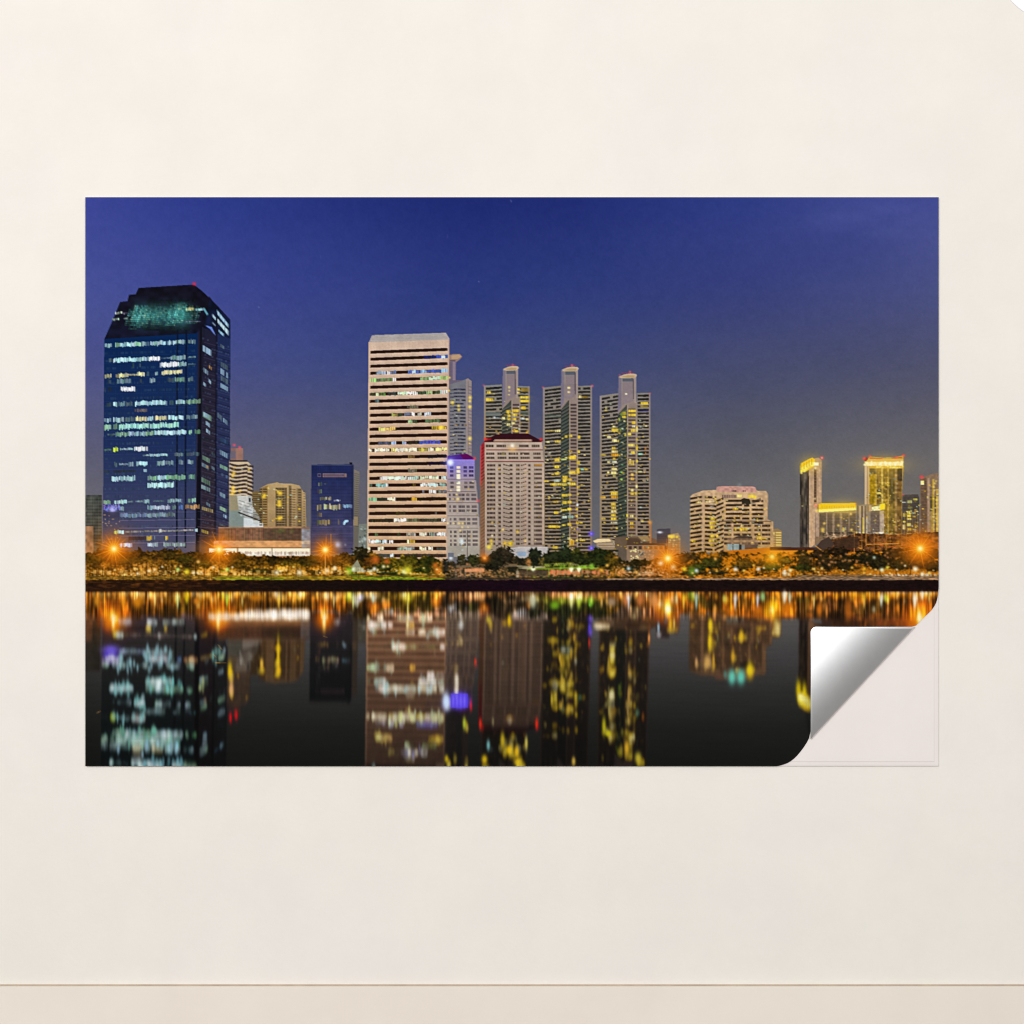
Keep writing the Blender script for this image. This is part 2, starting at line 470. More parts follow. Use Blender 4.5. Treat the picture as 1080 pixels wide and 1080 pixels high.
# ---- beige apartment blocks ---------------------------------------------------
B3 = pid('printed_apartment_block', 'low dim tan apartment block tucked between the round tower and the beige block')
zc.poly([(228, 372), (262, 366), (300, 380), (300, 560), (310, 600), (240, 480), (232, 470)], (112, 92, 56), id=B3)
for k in range(14):
    zc.line(232, 392 + k * 13, 300, 392 + k * 13, 5, (58, 48, 36), a=.75)
for k in range(5):
    zc.line(240 + k * 13, 372, 240 + k * 13, 590, 3, (140, 116, 72), a=.6)
B4 = pid('printed_apartment_block', 'beige apartment block with a dark central column of balconies')
zc.poly([(275, 352), (335, 320), (365, 316), (400, 308), (412, 316), (490, 318), (545, 330), (572, 374), (584, 380), (592, 610), (300, 610), (298, 372)], vgrad(510, (182, 154, 108), 555, (160, 132, 92)), id=B4)
zc.poly([(275, 352), (333, 330), (333, 606), (300, 606), (296, 378)], (146, 116, 70))
for k in range(15):
    y = 352 + k * 17
    zc.rect(278, y, 296, y + 9, (66, 52, 36), a=.8)
    zc.rect(300, y, 328, y + 8, (70, 56, 38), a=.8)
    for x in (398, 416, 436):
        zc.rect(x - 8, y, x + 7, y + 9, (72, 58, 42), a=.8)
    zc.rect(478, y, 496, y + 8, (88, 68, 46), a=.7)
    zc.rect(500, y + 2, 520, y + 10, (100, 78, 50), a=.6)
    zc.rect(536, y + 3, 556, y + 12, (74, 58, 40), a=.75)
    zc.rect(572, y + 14, 582, y + 20, (95, 75, 48), a=.6)
zc.rect(386, 345, 462, 606, (62, 50, 36), a=.62)
zc.rect(472, 330, 492, 606, (70, 56, 40), a=.55)
zc.rect(528, 350, 562, 606, (74, 60, 44), a=.40)
for k in range(15):
    zc.rect(390, 362 + k * 17, 460, 367 + k * 17, (150, 124, 84), a=.75)
zc.rect(388, 345, 394, 606, (82, 66, 44), a=.7)
zc.rect(452, 345, 460, 606, (82, 66, 44), a=.6)
for (x, y, r) in ((415, 383, 16), (410, 440, 14), (412, 462, 14), (411, 550, 16), (306, 404, 15), (312, 395, 9), (545, 488, 8), (335, 348, 6), (545, 570, 6), (400, 372, 7), (425, 545, 8)):
    zc.glow(x, y, r, (255, 212, 60), .95, .95)

# ---- long low building with the lit strip -------------------------------------
B5 = pid('printed_long_building', 'long low brown building with a bright white lit strip along its foot')
fill([(230.5, 556.3), (326.8, 556.3), (326.8, 590), (222, 590), (222, 577), (230.5, 570)], (140, 98, 70), id=B5)
rect(210, 566, 231, 590, (60, 44, 48), a=.8)
zc.rect(3, 612, 558, 702, (136, 98, 72))
for k in range(62):
    x = 4 + k * 8.9
    zc.rect(x, 618, x + rng.uniform(3, 7), 700, (rng.uniform(60, 110), rng.uniform(45, 70), 45), a=.5)
zc.rect(300, 618, 558, 700, (64, 50, 40), a=.55)
for k in range(9):
    zc.glow(rng.uniform(375, 520), rng.uniform(622, 645), 12, (86, 92, 50), .6)
zc.rect(3, 609, 560, 616, (172, 124, 88))
zc.rect(-30, 700, 615, 748, vgrad(570, (206, 150, 98), 578, (196, 136, 86)))
zc.rect(-50, 744, 615, 753, (110, 76, 58))
zc.rect(558, 620, 617, 748, (140, 138, 146), id=B5)
zc.rect(560, 700, 617, 722, (190, 170, 150))
mottle([(214, 556), (327, 556), (327, 578), (214, 578)], .16, 3, 2, 33)
zc.rect(-60, 752, 617, 803, vgrad(578, (255, 234, 200), 586.5, (255, 248, 236)), lit=1.0)
zc.glow(290, 745, 40, (255, 196, 120), .35, .1, rx=70)
for k in range(150):
    x = rng.uniform(120, 610)
    zc.rect(x, 770 + rng.uniform(0, 8), x + rng.uniform(2, 8), 792 + rng.uniform(-6, 8), (150, 125, 110), a=.33)
for x in (132, 362):
    zc.rect(x - 4, 744, x + 3, 803, (120, 84, 60), a=.8)
zc.rect(-60, 800, 617, 808, (190, 140, 90), a=.7)

# ---- second blue tower ---------------------------------------------------------
B6 = pid('printed_office_block', 'plain navy blue office block with a few lit windows and a grey side')
zc.poly([(905, 220), (946, 238), (944, 600), (940, 770), (900, 775)], vgrad(496, (122, 114, 106), 560, (104, 98, 88)), id=B6)
for k in range(26):
    zc.line(912, 250 + k * 14, 944, 256 + k * 14, 4, (74, 70, 62), a=.6)
zc.rect(905, 540, 935, 600, (190, 160, 110), a=.5)
zc.poly([(625, 190), (880, 187), (880, 178), (898, 176), (900, 187), (908, 192), (905, 785), (620, 790)], vgrad(490, (26, 36, 80), 575, (70, 66, 96)), id=B6)
zc.poly([(625, 190), (908, 189), (908, 198), (625, 198)], (60, 66, 96))
zc.rect(892, 195, 908, 560, (34, 40, 70), a=.8)
zc.rect(880, 176, 900, 190, (20, 20, 36))
for k in range(24):
    zc.line(628, 222 + k * 23, 902, 222 + k * 23, 4, (14, 26, 72), a=.30)
for k in range(26):
    zc.line(636 + k * 11, 200, 633 + k * 11, 780, 3, (60, 74, 126), a=.16)
PB = (178, 132, 108)
zc.rect(700, 250, 842, 255, PB, a=.8)
zc.rect(700, 270, 842, 275, PB, a=.6)
zc.rect(710, 255, 835, 271, (112, 90, 100), a=.8)
zc.rect(666, 250, 690, 274, (140, 108, 100), a=.8)
zc.rect(672, 255, 686, 270, (40, 40, 80))
for x in (700, 838, 855, 848):
    zc.rect(x, 250, x + 7, 275, PB, a=.7)
WY = (196, 190, 142)
cells(zc.x(672), zc.y(322), zc.x(698), zc.y(322), 4.5, (110, 120, 120), .75, lit=.4)
cells(zc.x(712), zc.y(318), zc.x(735), zc.y(318), 1.5, (110, 110, 130), .6, lit=.3)
cells(zc.x(664), zc.y(373), zc.x(696), zc.y(373), 5, (120, 126, 118), .75, lit=.4)
cells(zc.x(682), zc.y(418), zc.x(758), zc.y(418), 4, (185, 176, 130), .75)
cells(zc.x(775), zc.y(432), zc.x(822), zc.y(430), 2, (190, 205, 225), .85)
cells(zc.x(662), zc.y(477), zc.x(692), zc.y(477), 6, (198, 186, 128), .85)
cells(zc.x(710), zc.y(475), zc.x(826), zc.y(475), 5.6, WY, .9)
cells(zc.x(838), zc.y(469), zc.x(898), zc.y(469), 4, (160, 200, 232), .95)
cells(zc.x(664), zc.y(526), zc.x(696), zc.y(526), 5.5, (160, 150, 120), .75)
cells(zc.x(662), zc.y(578), zc.x(756), zc.y(578), 6, (196, 178, 122), .78)
cells(zc.x(802), zc.y(580), zc.x(816), zc.y(580), 5.5, (190, 175, 130), .8)
zc.poly([(840, 575), (852, 562), (872, 562), (872, 574), (855, 580), (850, 594), (838, 596)], (170, 215, 245), lit=.9)
for y in (608, 655, 708):
    zc.line(622, y + 3, 902, y, 3, (132, 118, 158), a=.5)
zc.glow(800, 728, 24, (190, 195, 205), .85, .8)
zc.glow(852, 728, 8, (150, 150, 165), .6, .4)
mottle(zc.p([(622, 190), (905, 190), (905, 780), (622, 780)]), .08, 4, 5, 35)
B7 = pid('printed_building', 'narrow grey green building between the navy office block and the striped tower')
zc.poly([(942, 590), (1000, 585), (1000, 800), (905, 800), (905, 780), (940, 770)], (116, 122, 114), id=B7)
for k in range(28):
    zc.rect(*(lambda a, b: (a, b, a + rng.uniform(6, 16), b + rng.uniform(5, 14)))(rng.uniform(942, 990), rng.uniform(600, 770)),
            ((46, 54, 54), (150, 164, 160), (182, 196, 184), (90, 100, 96))[int(rng.integers(0, 4))], a=.6)
zc.glow(985, 690, 12, (210, 225, 225), .7, .5)

# ---- striped tan tower ---------------------------------------------------------
zd = Z(375, 340, 140)
ze = Z(375, 470, 140)
H = pid('printed_striped_tower', 'tall tan office tower with dark horizontal window bands, some lit')
HC = pid('printed_tower_cap', 'pale grey bevelled cap of the tan striped tower')
hp = [(389.3, 360.7), (392.3, 353.6), (470.3, 351), (473.9, 356.9), (472.2, 480), (471.6, 592), (387.2, 592), (388, 470)]
fill(hp, vgrad(360, (204, 178, 158), 590, (208, 170, 130)), id=H)
fill([(389.3, 360.7), (392.3, 353.6), (470.3, 351), (473.9, 356.9), (473.8, 358), (389.3, 361.2)], (172, 164, 160), id=HC)
for k in range(4):
    line(390, 358 - k * 1.6, 472, 356 - k * 1.7, .5, (140, 134, 136), a=.4)
line(389.6, 360.8, 388, 590, 1.6, (222, 186, 152), a=.8)
line(473.2, 358, 471.4, 590, 1.8, (196, 162, 140), a=.8)
for k in range(26):
    line(391 + k * 3.15, 360, 390.2 + k * 3.15, 590, .5, (150, 110, 86), a=.10)


def hband(k):
    return 371.5 + 7.395 * k, 368.5 + 7.50 * k


for k in range(30):
    yl, yr = hband(k)
    x0, x1 = 390.6 - k * .075, 472.0 - k * .055
    t = 3.15 + .012 * k
    c = (36, 20, 18) if k < 20 else (44, 26, 20)
    fill([(x0, yl - t / 2 + .5), (x0 + 1.4, yl - t / 2), (x1 - 1, yr - t / 2), (x1, yr - t / 2 + .6), (x1, yr + t / 2), (x0, yl + t / 2)], c)
    line(x0, yl + t / 2 + .6, x1, yr + t / 2 + .6, .8, (232, 192, 160), a=.45)
    line(x0, yl + t / 2 + 3.1, x1, yr + t / 2 + 3.1, .4, (165, 120, 95), a=.35)
GW = (215, 232, 215)
G2 = (140, 178, 122)
hl = {
    1: [(555, 650, .45, (60, 80, 200)), (655, 750, .8, (70, 105, 220)), (700, 730, 1.05, (190, 215, 255))],
    3: [(170, 250, .85, (168, 190, 215)), (258, 282, 1.05, WHT), (284, 332, .7, (140, 160, 200)), (428, 520, .75, (90, 120, 205)), (460, 490, 1, (170, 195, 240)), (530, 580, .95, (130, 170, 235)), (585, 700, .75, (85, 115, 210)), (700, 748, .95, (150, 185, 240))],
    4: [(118, 165, .95, (165, 205, 130)), (165, 300, .65, G2), (300, 332, 1.08, WHT), (528, 600, .8, G2), (600, 690, 1.05, (190, 230, 190)), (690, 752, .9, (170, 205, 120))],
    6: [(125, 160, .4, G2), (165, 195, .95, (200, 220, 170)), (200, 245, .65, (120, 180, 90)), (262, 330, .3, TEAL), (343, 425, 1, (190, 225, 185)), (425, 508, 1.08, WHT), (515, 570, .5, G2), (575, 628, .9, (170, 205, 140)), (640, 690, .5, G2), (690, 750, .95, GW)],
    7: [(160, 192, .5, TEAL)],
    8: [(418, 510, .6, (165, 165, 130))],
    9: [(293, 345, .7, (175, 175, 100)), (345, 385, .4, G2), (395, 450, .7, (150, 165, 205)), (455, 482, 1.1, WHT), (505, 540, .8, (180, 190, 170)), (560, 615, .95, (190, 205, 215))],
    10: [(428, 465, .9, (165, 205, 150)), (470, 500, .5, G2), (568, 690, .65, (130, 160, 110)), (700, 740, .4, (150, 120, 60))],
    11: [(190, 235, 1.08, (255, 230, 120)), (235, 325, .9, (235, 205, 110)), (620, 680, .75, (200, 165, 40)), (680, 742, .9, (220, 190, 60))],
    13: [(185, 280, .55, (150, 160, 200)), (290, 332, .95, (170, 190, 240)), (380, 412, .95, (160, 175, 220)), (430, 515, .3, (160, 150, 130)), (520, 690, .75, (80, 100, 215))],
    14: [(108, 136, 1.05, WARM), (155, 275, 1.15, (255, 245, 190)), (290, 330, 1, (235, 220, 140)), (330, 503, 1.15, (255, 244, 195)), (508, 590, .8, (215, 200, 90)), (592, 650, 1.12, WARM), (650, 745, 1.08, (255, 240, 140))],
    15: [(428, 482, .55, (190, 160, 90)), (590, 740, .22, (100, 95, 150))],
    16: [(600, 745, .25, (70, 60, 190))],
    17: [(428, 500, .65, (150, 150, 130)), (640, 740, .2, (90, 70, 150))],
    18: [(200, 260, 1.1, WHT), (260, 420, 1, (200, 228, 205)), (425, 515, .95, (190, 225, 210)), (525, 680, .98, (205, 225, 185)), (700, 735, .95, (190, 220, 210))],
    19: [(110, 135, .5, GRN), (165, 255, .85, (150, 205, 195)), (250, 268, 1.08, WHT), (465, 490, .6, (190, 160, 60)), (528, 672, 1.12, (205, 232, 225)), (685, 735, .85, (170, 215, 215))],
    20: [(545, 560, .8, (160, 180, 210)), (598, 655, 1.0, (215, 222, 225)), (670, 735, .65, (170, 170, 180))],
    21: [(105, 172, .9, (140, 200, 150)), (180, 256, .3, GRN), (260, 325, 1.05, (225, 230, 195)), (335, 460, .25, (150, 120, 60)), (455, 500, .95, (230, 180, 50)), (520, 740, .22, (150, 120, 70))],
    23: [(330, 405, .4, (160, 140, 80)), (648, 660, .9, WHT)],
    24: [(120, 310, .32, (150, 150, 110)), (312, 418, 1.08, (232, 234, 212)), (420, 500, .55, (165, 175, 130)), (500, 690, .45, (150, 160, 120)), (700, 735, 1.0, WHT)],
    26: [(160, 185, .6, G2), (340, 365, .4, G2), (415, 488, .75, (195, 195, 175)), (520, 580, 1.08, (240, 238, 200)), (598, 650, .75, (180, 200, 190)), (660, 735, 1.0, WHT)],
    27: [(108, 165, 1.05, WHT), (165, 205, .95, (190, 225, 225)), (215, 256, 1.0, (205, 222, 230)), (273, 308, .98, WHT), (420, 440, 1.05, (255, 235, 160)), (445, 485, .85, (225, 180, 60))],
    28: [(100, 120, .95, WARM), (183, 232, .98, (225, 225, 190)), (340, 480, .75, (190, 205, 185)), (520, 578, 1.05, (235, 230, 170)), (592, 628, 1, (240, 235, 200)), (660, 735, .45, (150, 170, 150))],
    29: [(150, 280, .45, (150, 170, 160)), (280, 312, 1, (205, 225, 235)), (340, 740, .35, (170, 150, 120))],
}
for k, segs in hl.items():
    yl, yr = hband(k)
    for (xa, xb, b, c) in segs:
        ya = lerp(yl, yr, (xa - 110) / 640)
        yb = lerp(yl, yr, (xb - 110) / 640)
        cells(zd.x(xa), ya, zd.x(xb), yb, 3.7, c, b * 1.2, w=1.8, skip=.01, jit=.2)

# ---- tower behind with the funnel top -------------------------------------------
I_ = pid('printed_grey_tower', 'grey tower with a funnel shaped top half hidden behind the tan striped tower')
zd.poly([(762, 300), (820, 300), (815, 470), (890, 470), (890, 520), (762, 520)], (104, 94, 112), id=I_)
zd.poly([(765, 265), (800, 256), (850, 258), (868, 278), (850, 300), (820, 322), (765, 322)], (150, 122, 112), id=I_)
zd.poly([(780, 270), (840, 262), (862, 278), (830, 298), (780, 298)], (182, 150, 116))
zd.poly([(770, 305), (815, 305), (812, 320), (770, 320)], (96, 84, 100))
zd.rect(790, 320, 812, 470, (150, 130, 146), a=.7)
zd.poly([(765, 505), (850, 480), (915, 455), (945, 478), (945, 1090), (755, 1090)], vgrad(400, (114, 114, 122), 482, (128, 124, 126)), id=I_)
for k in range(21):
    y = 545 + k * 29
    n = 8
    for q in range(n):
        x = 768 + q * 16
        if rng.random() < .14:
            continue
        v = rng.uniform(.7, 1.5)
        dy = 8 * math.sin(q / n * math.pi) * .8
        zd.rect(x, y - 4 - dy * .4 + 6 * (q < 2), x + 15, y + 9 - dy * .4, (36 * v, 38 * v, 56 * v), a=.85)
zd.poly([(897, 462), (915, 455), (945, 478), (945, 1090), (897, 1090)], (146, 132, 130))
for k in range(21):
    zd.line(915, 520 + k * 28, 945, 528 + k * 28, 9, (112, 96, 96), a=.6)
zd.rect(915, 480, 920, 1090, (120, 108, 116), a=.8)
for (x, y, r) in ((932, 612, 13), (930, 640, 10), (930, 688, 13), (930, 945, 14), (788, 652, 15), (838, 680, 11), (840, 712, 11), (765, 450, 8), (760, 555, 8)):
    zd.glow(x, y, r, (255, 222, 90), .95, .9)

# ---- white building with the violet roof ----------------------------------------
J = pid('printed_white_building', 'white stepped building under a violet roof with a bright blue white lamp')
ze.poly([(745, 112), (970, 112), (970, 280), (980, 282), (982, 375), (990, 378), (992, 470), (1000, 474), (1002, 580), (1008, 584), (1008, 680), (1013, 684), (1014, 905), (742, 905)],
        vgrad(487, (140, 126, 206), 512, (166, 150, 150)), id=J)
fill(ze.p([(745, 290), (980, 290), (990, 400), (1002, 580), (1013, 690), (1014, 905), (742, 905)]), vgrad(508, (164, 148, 148), 585, (180, 170, 150)), a=.95)
ze.poly([(748, 82), (905, 66), (968, 104), (968, 114), (748, 116)], (72, 34, 132), id=J)
ze.poly([(850, 74), (905, 66), (972, 106), (880, 112)], (92, 10, 84))
ze.rect(750, 113, 968, 119, (170, 150, 235))
rowsJ = [(178, 0), (210, 0), (244, 0), (303, 1), (338, 1), (402, 2), (436, 2), (498, 3), (531, 3), (600, 4), (634, 4), (704, 5), (738, 5), (774, 5), (806, 5)]
for (y, st) in rowsJ:
    dx = st * 6
    cols = [(768, 795), (880, 906), (922, 960)] if st < 2 else [(752, 766), (782, 806), (828, 852), (856, 880), (893, 918), (934, 976)]
    for (a0, a1) in cols:
        t = rng.uniform(.8, 1.25)
        base = (50, 38, 96) if (st == 0) else (82, 72, 74)
        ze.rect(a0 + dx * .6, y - 11, a1 + dx * .6, y + 9, tuple(v * t for v in base), a=.85)
        if a1 - a0 > 20:
            ze.rect((a0 + a1) / 2 + dx * .6 - 2, y - 11, (a0 + a1) / 2 + dx * .6 + 2, y + 9, (130, 116, 124), a=.5)
for y in (272, 372, 462, 572, 672):
    ze.line(748, y, 1000 if y > 460 else 978, y, 5, (104, 86, 88), a=.8)
    ze.line(748, y - 8, 1000 if y > 460 else 975, y - 8, 4, (205, 190, 190), a=.5)
for y in (178, 210, 243, 262, 303, 338, 362):
    ze.rect(823, y - 12, 852, y + 10, (255, 240, 205), lit=.9, a=.95)
for (x, y, r) in ((835, 434, 14), (796, 434, 8), (775, 364, 6), (845, 632, 12), (872, 632, 12), (800, 632, 8), (750, 632, 8), (852, 692, 9), (868, 664, 8), (915, 664, 5), (752, 434, 7)):
    ze.glow(x, y, r, (255, 226, 150), .9, .85)
for (x, y, r) in ((862, 775, 20), (866, 800, 14), (850, 893, 15), (775, 915, 16), (870, 850, 9)):
    ze.glow(x, y, r, (225, 238, 240), .95, .8)
ze.rect(742, 815, 1014, 905, (150, 146, 138), a=.5)
ze.rect(905, 690, 914, 905, (92, 82, 78), a=.8)
ze.rect(752, 872, 800, 905, (92, 98, 118), a=.8)
for (x, y) in ((968, 104), (996, 448)):
    ze.glow(x, y, 11, (245, 70, 75), .95, .9)
ze.glow(772, 138, 46, (120, 130, 245), .75, .5)
ze.glow(772, 138, 26, (240, 246, 255), 1, 1, power=3)

# ---- pair of stepped residential towers behind the hotel -------------------------
M = pid('printed_residential_tower', 'residential tower rising behind the red roofed hotel, yellow lit flats')
N = pid('printed_residential_tower', 'middle residential tower with a round capped lift shaft beside the hotel')
O = pid('printed_residential_tower', 'residential tower with a round capped lift shaft nearest the grey right hand sky')
SH = [pid('printed_lift_shaft', 'round capped lift shaft on the residential tower behind the red roofed hotel'),
      pid('printed_lift_shaft', 'round capped lift shaft on the middle residential tower'),
      pid('printed_lift_shaft', 'round capped lift shaft on the last residential tower before the open grey sky')]
zf = Z(495, 370, 140)
zg = Z(495, 480, 140)
zh = Z(600, 380, 140)
zi = Z(600, 490, 140)


def stripes(x0, x1, yl, yr, ybot, step, wall, dark, frac=.5, seed=0, cut=.15, bow=0.):
    """Balcony bands of one tower block."""
    r = np.random.default_rng(seed)
    n = int((ybot - yl) / step)
    for k in range(n):
        f = k / max(1, n)
        dl = yl + k * step
        dr = lerp(yr + k * step, dl, min(1, f * 1.2))
        q = max(2, int((x1 - x0) / 2.6))
        for m in range(q):
            if r.random() < cut:
                continue
            a, b = lerp(x0, x1, m / q), lerp(x0, x1, (m + 1) / q)
            ya, yb = lerp(dl, dr, m / q), lerp(dl, dr, (m + 1) / q)
            bo = bow * math.sin(math.pi * (m + .5) / q)
            v = r.uniform(.75, 1.35)
            t = step * frac * r.uniform(.85, 1.1)
            c = [min(255, d * v) for d in dark]
            fill([(a, ya + bo), (b, yb + bo), (b, yb + t + bo), (a, ya + t + bo)], c, a=.88)


def res_tower(idn, shid, L, R, C, top, shaft, ybot, seed, tint=(142, 133, 114)):
    """L/R = (x0,x1,ytop_l,ytop_r) side blocks, C=(x0,xm,x1,ytop) centre wedge, shaft=(x0,x1,ytop)."""
    lw = [v * 1.0 for v in tint]
    fill([(L[0], L[2]), (L[1], L[3]), (L[1], ybot), (L[0], ybot)], vgrad(L[2], lw, ybot, (146, 124, 98)), id=idn)
    fill([(R[0], R[2]), (R[1], R[3]), (R[1], ybot), (R[0], ybot)], vgrad(R[2], lw, ybot, (140, 118, 96)), id=idn)
    fill([(C[0], C[3]), (C[2], C[3]), (C[2], ybot), (C[0], ybot)], vgrad(C[3], (66, 70, 66), ybot, (62, 60, 46)), id=idn)
    DK = (30, 28, 27)
    stripes(L[0] + 2, L[1], L[2] + 2.2, L[3] + 2.2, ybot, 3.72, lw, DK, .60, seed, .035)
    stripes(R[0] + .4, R[1] - 1.6, R[2] + 1.8, R[3] + 1.8, ybot, 3.74, lw, DK, .60, seed + 1, .035)
    fill([(L[0], L[2]), (L[0] + 1.7, L[2]), (L[0] + 1.7, ybot), (L[0], ybot)], vgrad(L[2], (142, 132, 132), ybot, (150, 126, 88)))
    fill([(R[1] - 1.5, R[3]), (R[1], R[3]), (R[1], ybot), (R[1] - 1.5, ybot)], vgrad(R[3], (140, 128, 128), ybot, (132, 112, 92)))
    # slanting balconies of the wedge
    n = int((ybot - C[3]) / 3.9)
    for k in range(n):
        y = C[3] + 6 + k * 3.9
        sl = 5.2 * (1 - .75 * k / n)
        fill([(C[0], y + sl), (C[1], y), (C[1], y + 1.5), (C[0], y + sl + 1.6)], (104, 106, 96), a=.55)
        fill([(C[0], y + sl + 1.6), (C[1], y + 1.5), (C[1], y + 2.6), (C[0], y + sl + 2.8)], (30, 36, 36), a=.8)
    # the lighter column of the wedge
    fill([(C[1], C[3] - 2), (C[2], C[3] - 2), (C[2], ybot), (C[1], ybot)], vgrad(C[3], (140, 124, 116), ybot, (138, 112, 84)))
    for k in range(int((ybot - C[3] - 4) / 3.74)):
        y = C[3] + 5 + k * 3.74
        fill([(C[1] + 1.4, y), (C[2] - 1.4, y), (C[2] - 1.4, y + 1.9), (C[1] + 1.4, y + 1.9)], (60, 48, 52), a=.8)
    fill([(C[1], C[3] - 2), (C[1] + 1, C[3] - 2), (C[1] + 1, ybot), (C[1], ybot)], (168, 146, 128), a=.8)
    fill([(C[2] - 1, C[3] - 2), (C[2], C[3] - 2), (C[2], ybot), (C[2] - 1, ybot)], (160, 140, 128), a=.8)
    # shaft
    x0, x1, yt = shaft
    w = x1 - x0
    bot = C[3] + 3
    fill([(x0 - 1.2, yt + 4), (x0 + w, yt + 2.2), (x1, bot), (C[2], bot + 2), (C[1] - .5, bot - 2), (C[0], bot + 8), (x0 - 2, bot + 8)], vgrad(yt, (150, 138, 130), bot, (142, 126, 118)), id=shid)
    fill([(x0 - 1.2, yt + 5), (x0 + 1.6, yt + 5), (x0 + 1.6, bot), (x0 - 2, bot + 6)], (112, 106, 128), a=.8)
    fill([(x0 + 2.6, yt + 5), (x1 - 3.2, yt + 5), (x1 - 3.2, yt + 8.6), (x0 + 2.6, yt + 8.6)], (86, 92, 104))
    fill([(x0 + 2.9, yt + 8.6), (x1 - 3.4, yt + 8.6), (x1 - 3.2, bot - 6), (x0 + 2.8, bot - 2)], (134, 120, 124))
    fill([(x1 - 3.6, yt + 6), (x1 - 2.4, yt + 6), (x1 - 2.2, bot - 8), (x1 - 3.4, bot - 8)], (84, 72, 80), a=.85)
    fill([(x1 - 2.2, yt + 3), (x1 - .2, yt + 3), (x1, bot - 4), (x1 - 2, bot - 4)], (160, 144, 140), a=.8)
    cap = [(x0 - .9, yt + 3.4), (x0 + w * .3, yt + .9), (x0 + w * .65, yt), (x1 - .3, yt + .5), (x1 + .9, yt + 2.2), (x1 - 1, yt + 4.4), (x0 + w * .6, yt + 5.2), (x0 + 1, yt + 5)]
    fill(cap, (196, 170, 142), id=shid)
    fill([(x0 + 1, yt + 3.6), (x0 + w * .5, yt + 2), (x1 - 1.6, yt + 2.2), (x1 - 2, yt + 4.2), (x0 + w * .5, yt + 4.9)], (176, 150, 108))
    line(x0 + 2, yt - .2, x1 - 2, yt - 1.2, .9, (150, 60, 90), a=.7)
    glow(x0 + w * .62, yt - 1.1, 1.0, (220, 80, 95), .8, .5)


res_tower(M, SH[0], (510.4, 529.4, 406.6, 405.4), (546, 558.6, 407, 407.4), (529.4, 539.4, 549, 421), None, (531.5, 546.5, 385.8), 470, 101, (126, 126, 120))
res_tower(N, SH[1], (572.8, 592, 408.8, 406.6), (609.2, 624.4, 407, 406.6), (591.6, 600.2, 609.4, 421), None, (593.3, 609.6, 386.6), 590, 111, (128, 122, 114))
res_tower(O, SH[2], (632.6, 652, 417.4, 414.6), (671.8, 686.0, 414.6, 414.2), (651.6, 661.4, 671.6, 426), None, (653.6, 671, 393.8), 590, 121, (134, 126, 118))
fill([(652, 440), (661, 436), (660, 585), (650, 585)], (34, 60, 44), a=.18)
fill([(592, 440), (600, 436), (599, 585), (589, 585)], (28, 56, 50), a=.14)


def spots(z, lst, col=(255, 214, 62)):
    for s_ in lst:
        x, y, w, h = s_[:4]
        c = s_[4] if len(s_) > 4 else col
        b = s_[5] if len(s_) > 5 else 1.0
        cc = tuple(v * b for v in c)
        n = max(1, int(round(w / z.k / 1.7)))
        for q in range(n):
            xa = x - w / 2 + w * q / n
            f = rng.uniform(.75, 1.05)
            z.rect(xa, y - h * .40, xa + w / n * .88, y + h * .40, tuple(v * f for v in cc), lit=.95 * f, a=.93)
        z.glow(x, y, h * .55, cc, .30, .3, rx=w * .6 / z.k)


# lights of the first tower
PAL = (255, 236, 150)
spots(zf, [(160, 338, 34, 24), (165, 398, 58, 30), (402, 313, 22, 18), (402, 340, 20, 15, PAL), (325, 296, 16, 22, PAL), (325, 325, 14, 14, PAL), (323, 357, 14, 12, PAL),
           (452, 378, 72, 26), (452, 408, 72, 26), (455, 318, 64, 34, (170, 140, 60), .9), (442, 465, 40, 28), (318, 495, 34, 30), (378, 487, 56, 28), (372, 522, 34, 24),
           (322, 528, 28, 22), (278, 550, 26, 22, PAL), (322, 556, 26, 24), (368, 556, 26, 22), (318, 598, 30, 26, PAL), (360, 590, 26, 24, PAL), (384, 655, 28, 22),
           (205, 543, 22, 18, WHT), (232, 545, 40, 14, (150, 170, 180), .8), (432, 550, 34, 18, (200, 215, 215)), (470, 557, 20, 22, PAL), (288, 412, 8, 8, PAL, .8), (265, 630, 8, 20, (180, 190, 120), .8)])
zf.rect(198, 292, 226, 308, (20, 10, 40))
zf.rect(135, 500, 255, 530, (108, 116, 112), a=.8)
zf.rect(415, 490, 488, 525, (92, 106, 92), a=.6)
zf.glow(118, 282, 9, (200, 90, 110), .7, .4)
# lights of the second tower
spots(zf, [(811, 300, 20, 20, PAL), (810, 336, 18, 18, PAL), (900, 373, 22, 28, PAL), (942, 376, 54, 22, (140, 112, 40)), (655, 650, 70, 14, (220, 190, 90), .9), (720, 652, 44, 22, PAL),
           (640, 742, 22, 18, PAL), (720, 738, 44, 22), (760, 712, 12, 14), (788, 697, 20, 24), (825, 692, 26, 22), (893, 702, 20, 30), (890, 822, 20, 22), (818, 815, 16, 14),
           (838, 868, 56, 28), (715, 886, 40, 26), (765, 882, 36, 14, (190, 210, 120)), (788, 870, 20, 16, PAL), (715, 944, 36, 26), (716, 998, 36, 22), (886, 910, 20, 30), (884, 975, 20, 50),
           (836, 990, 54, 24), (918, 965, 24, 14, (130, 210, 170)), (950, 966, 30, 14, (200, 170, 60)), (712, 1056, 46, 22, (205, 215, 200)), (622, 1062, 30, 12), (780, 1042, 36, 32)])
zf.rect(618, 515, 740, 545, (96, 112, 100), a=.35)
for (x, y) in ((600, 298), (1000, 285), (835, 118)):
    zf.glow(x, y, 9, (215, 100, 110), .7, .5)
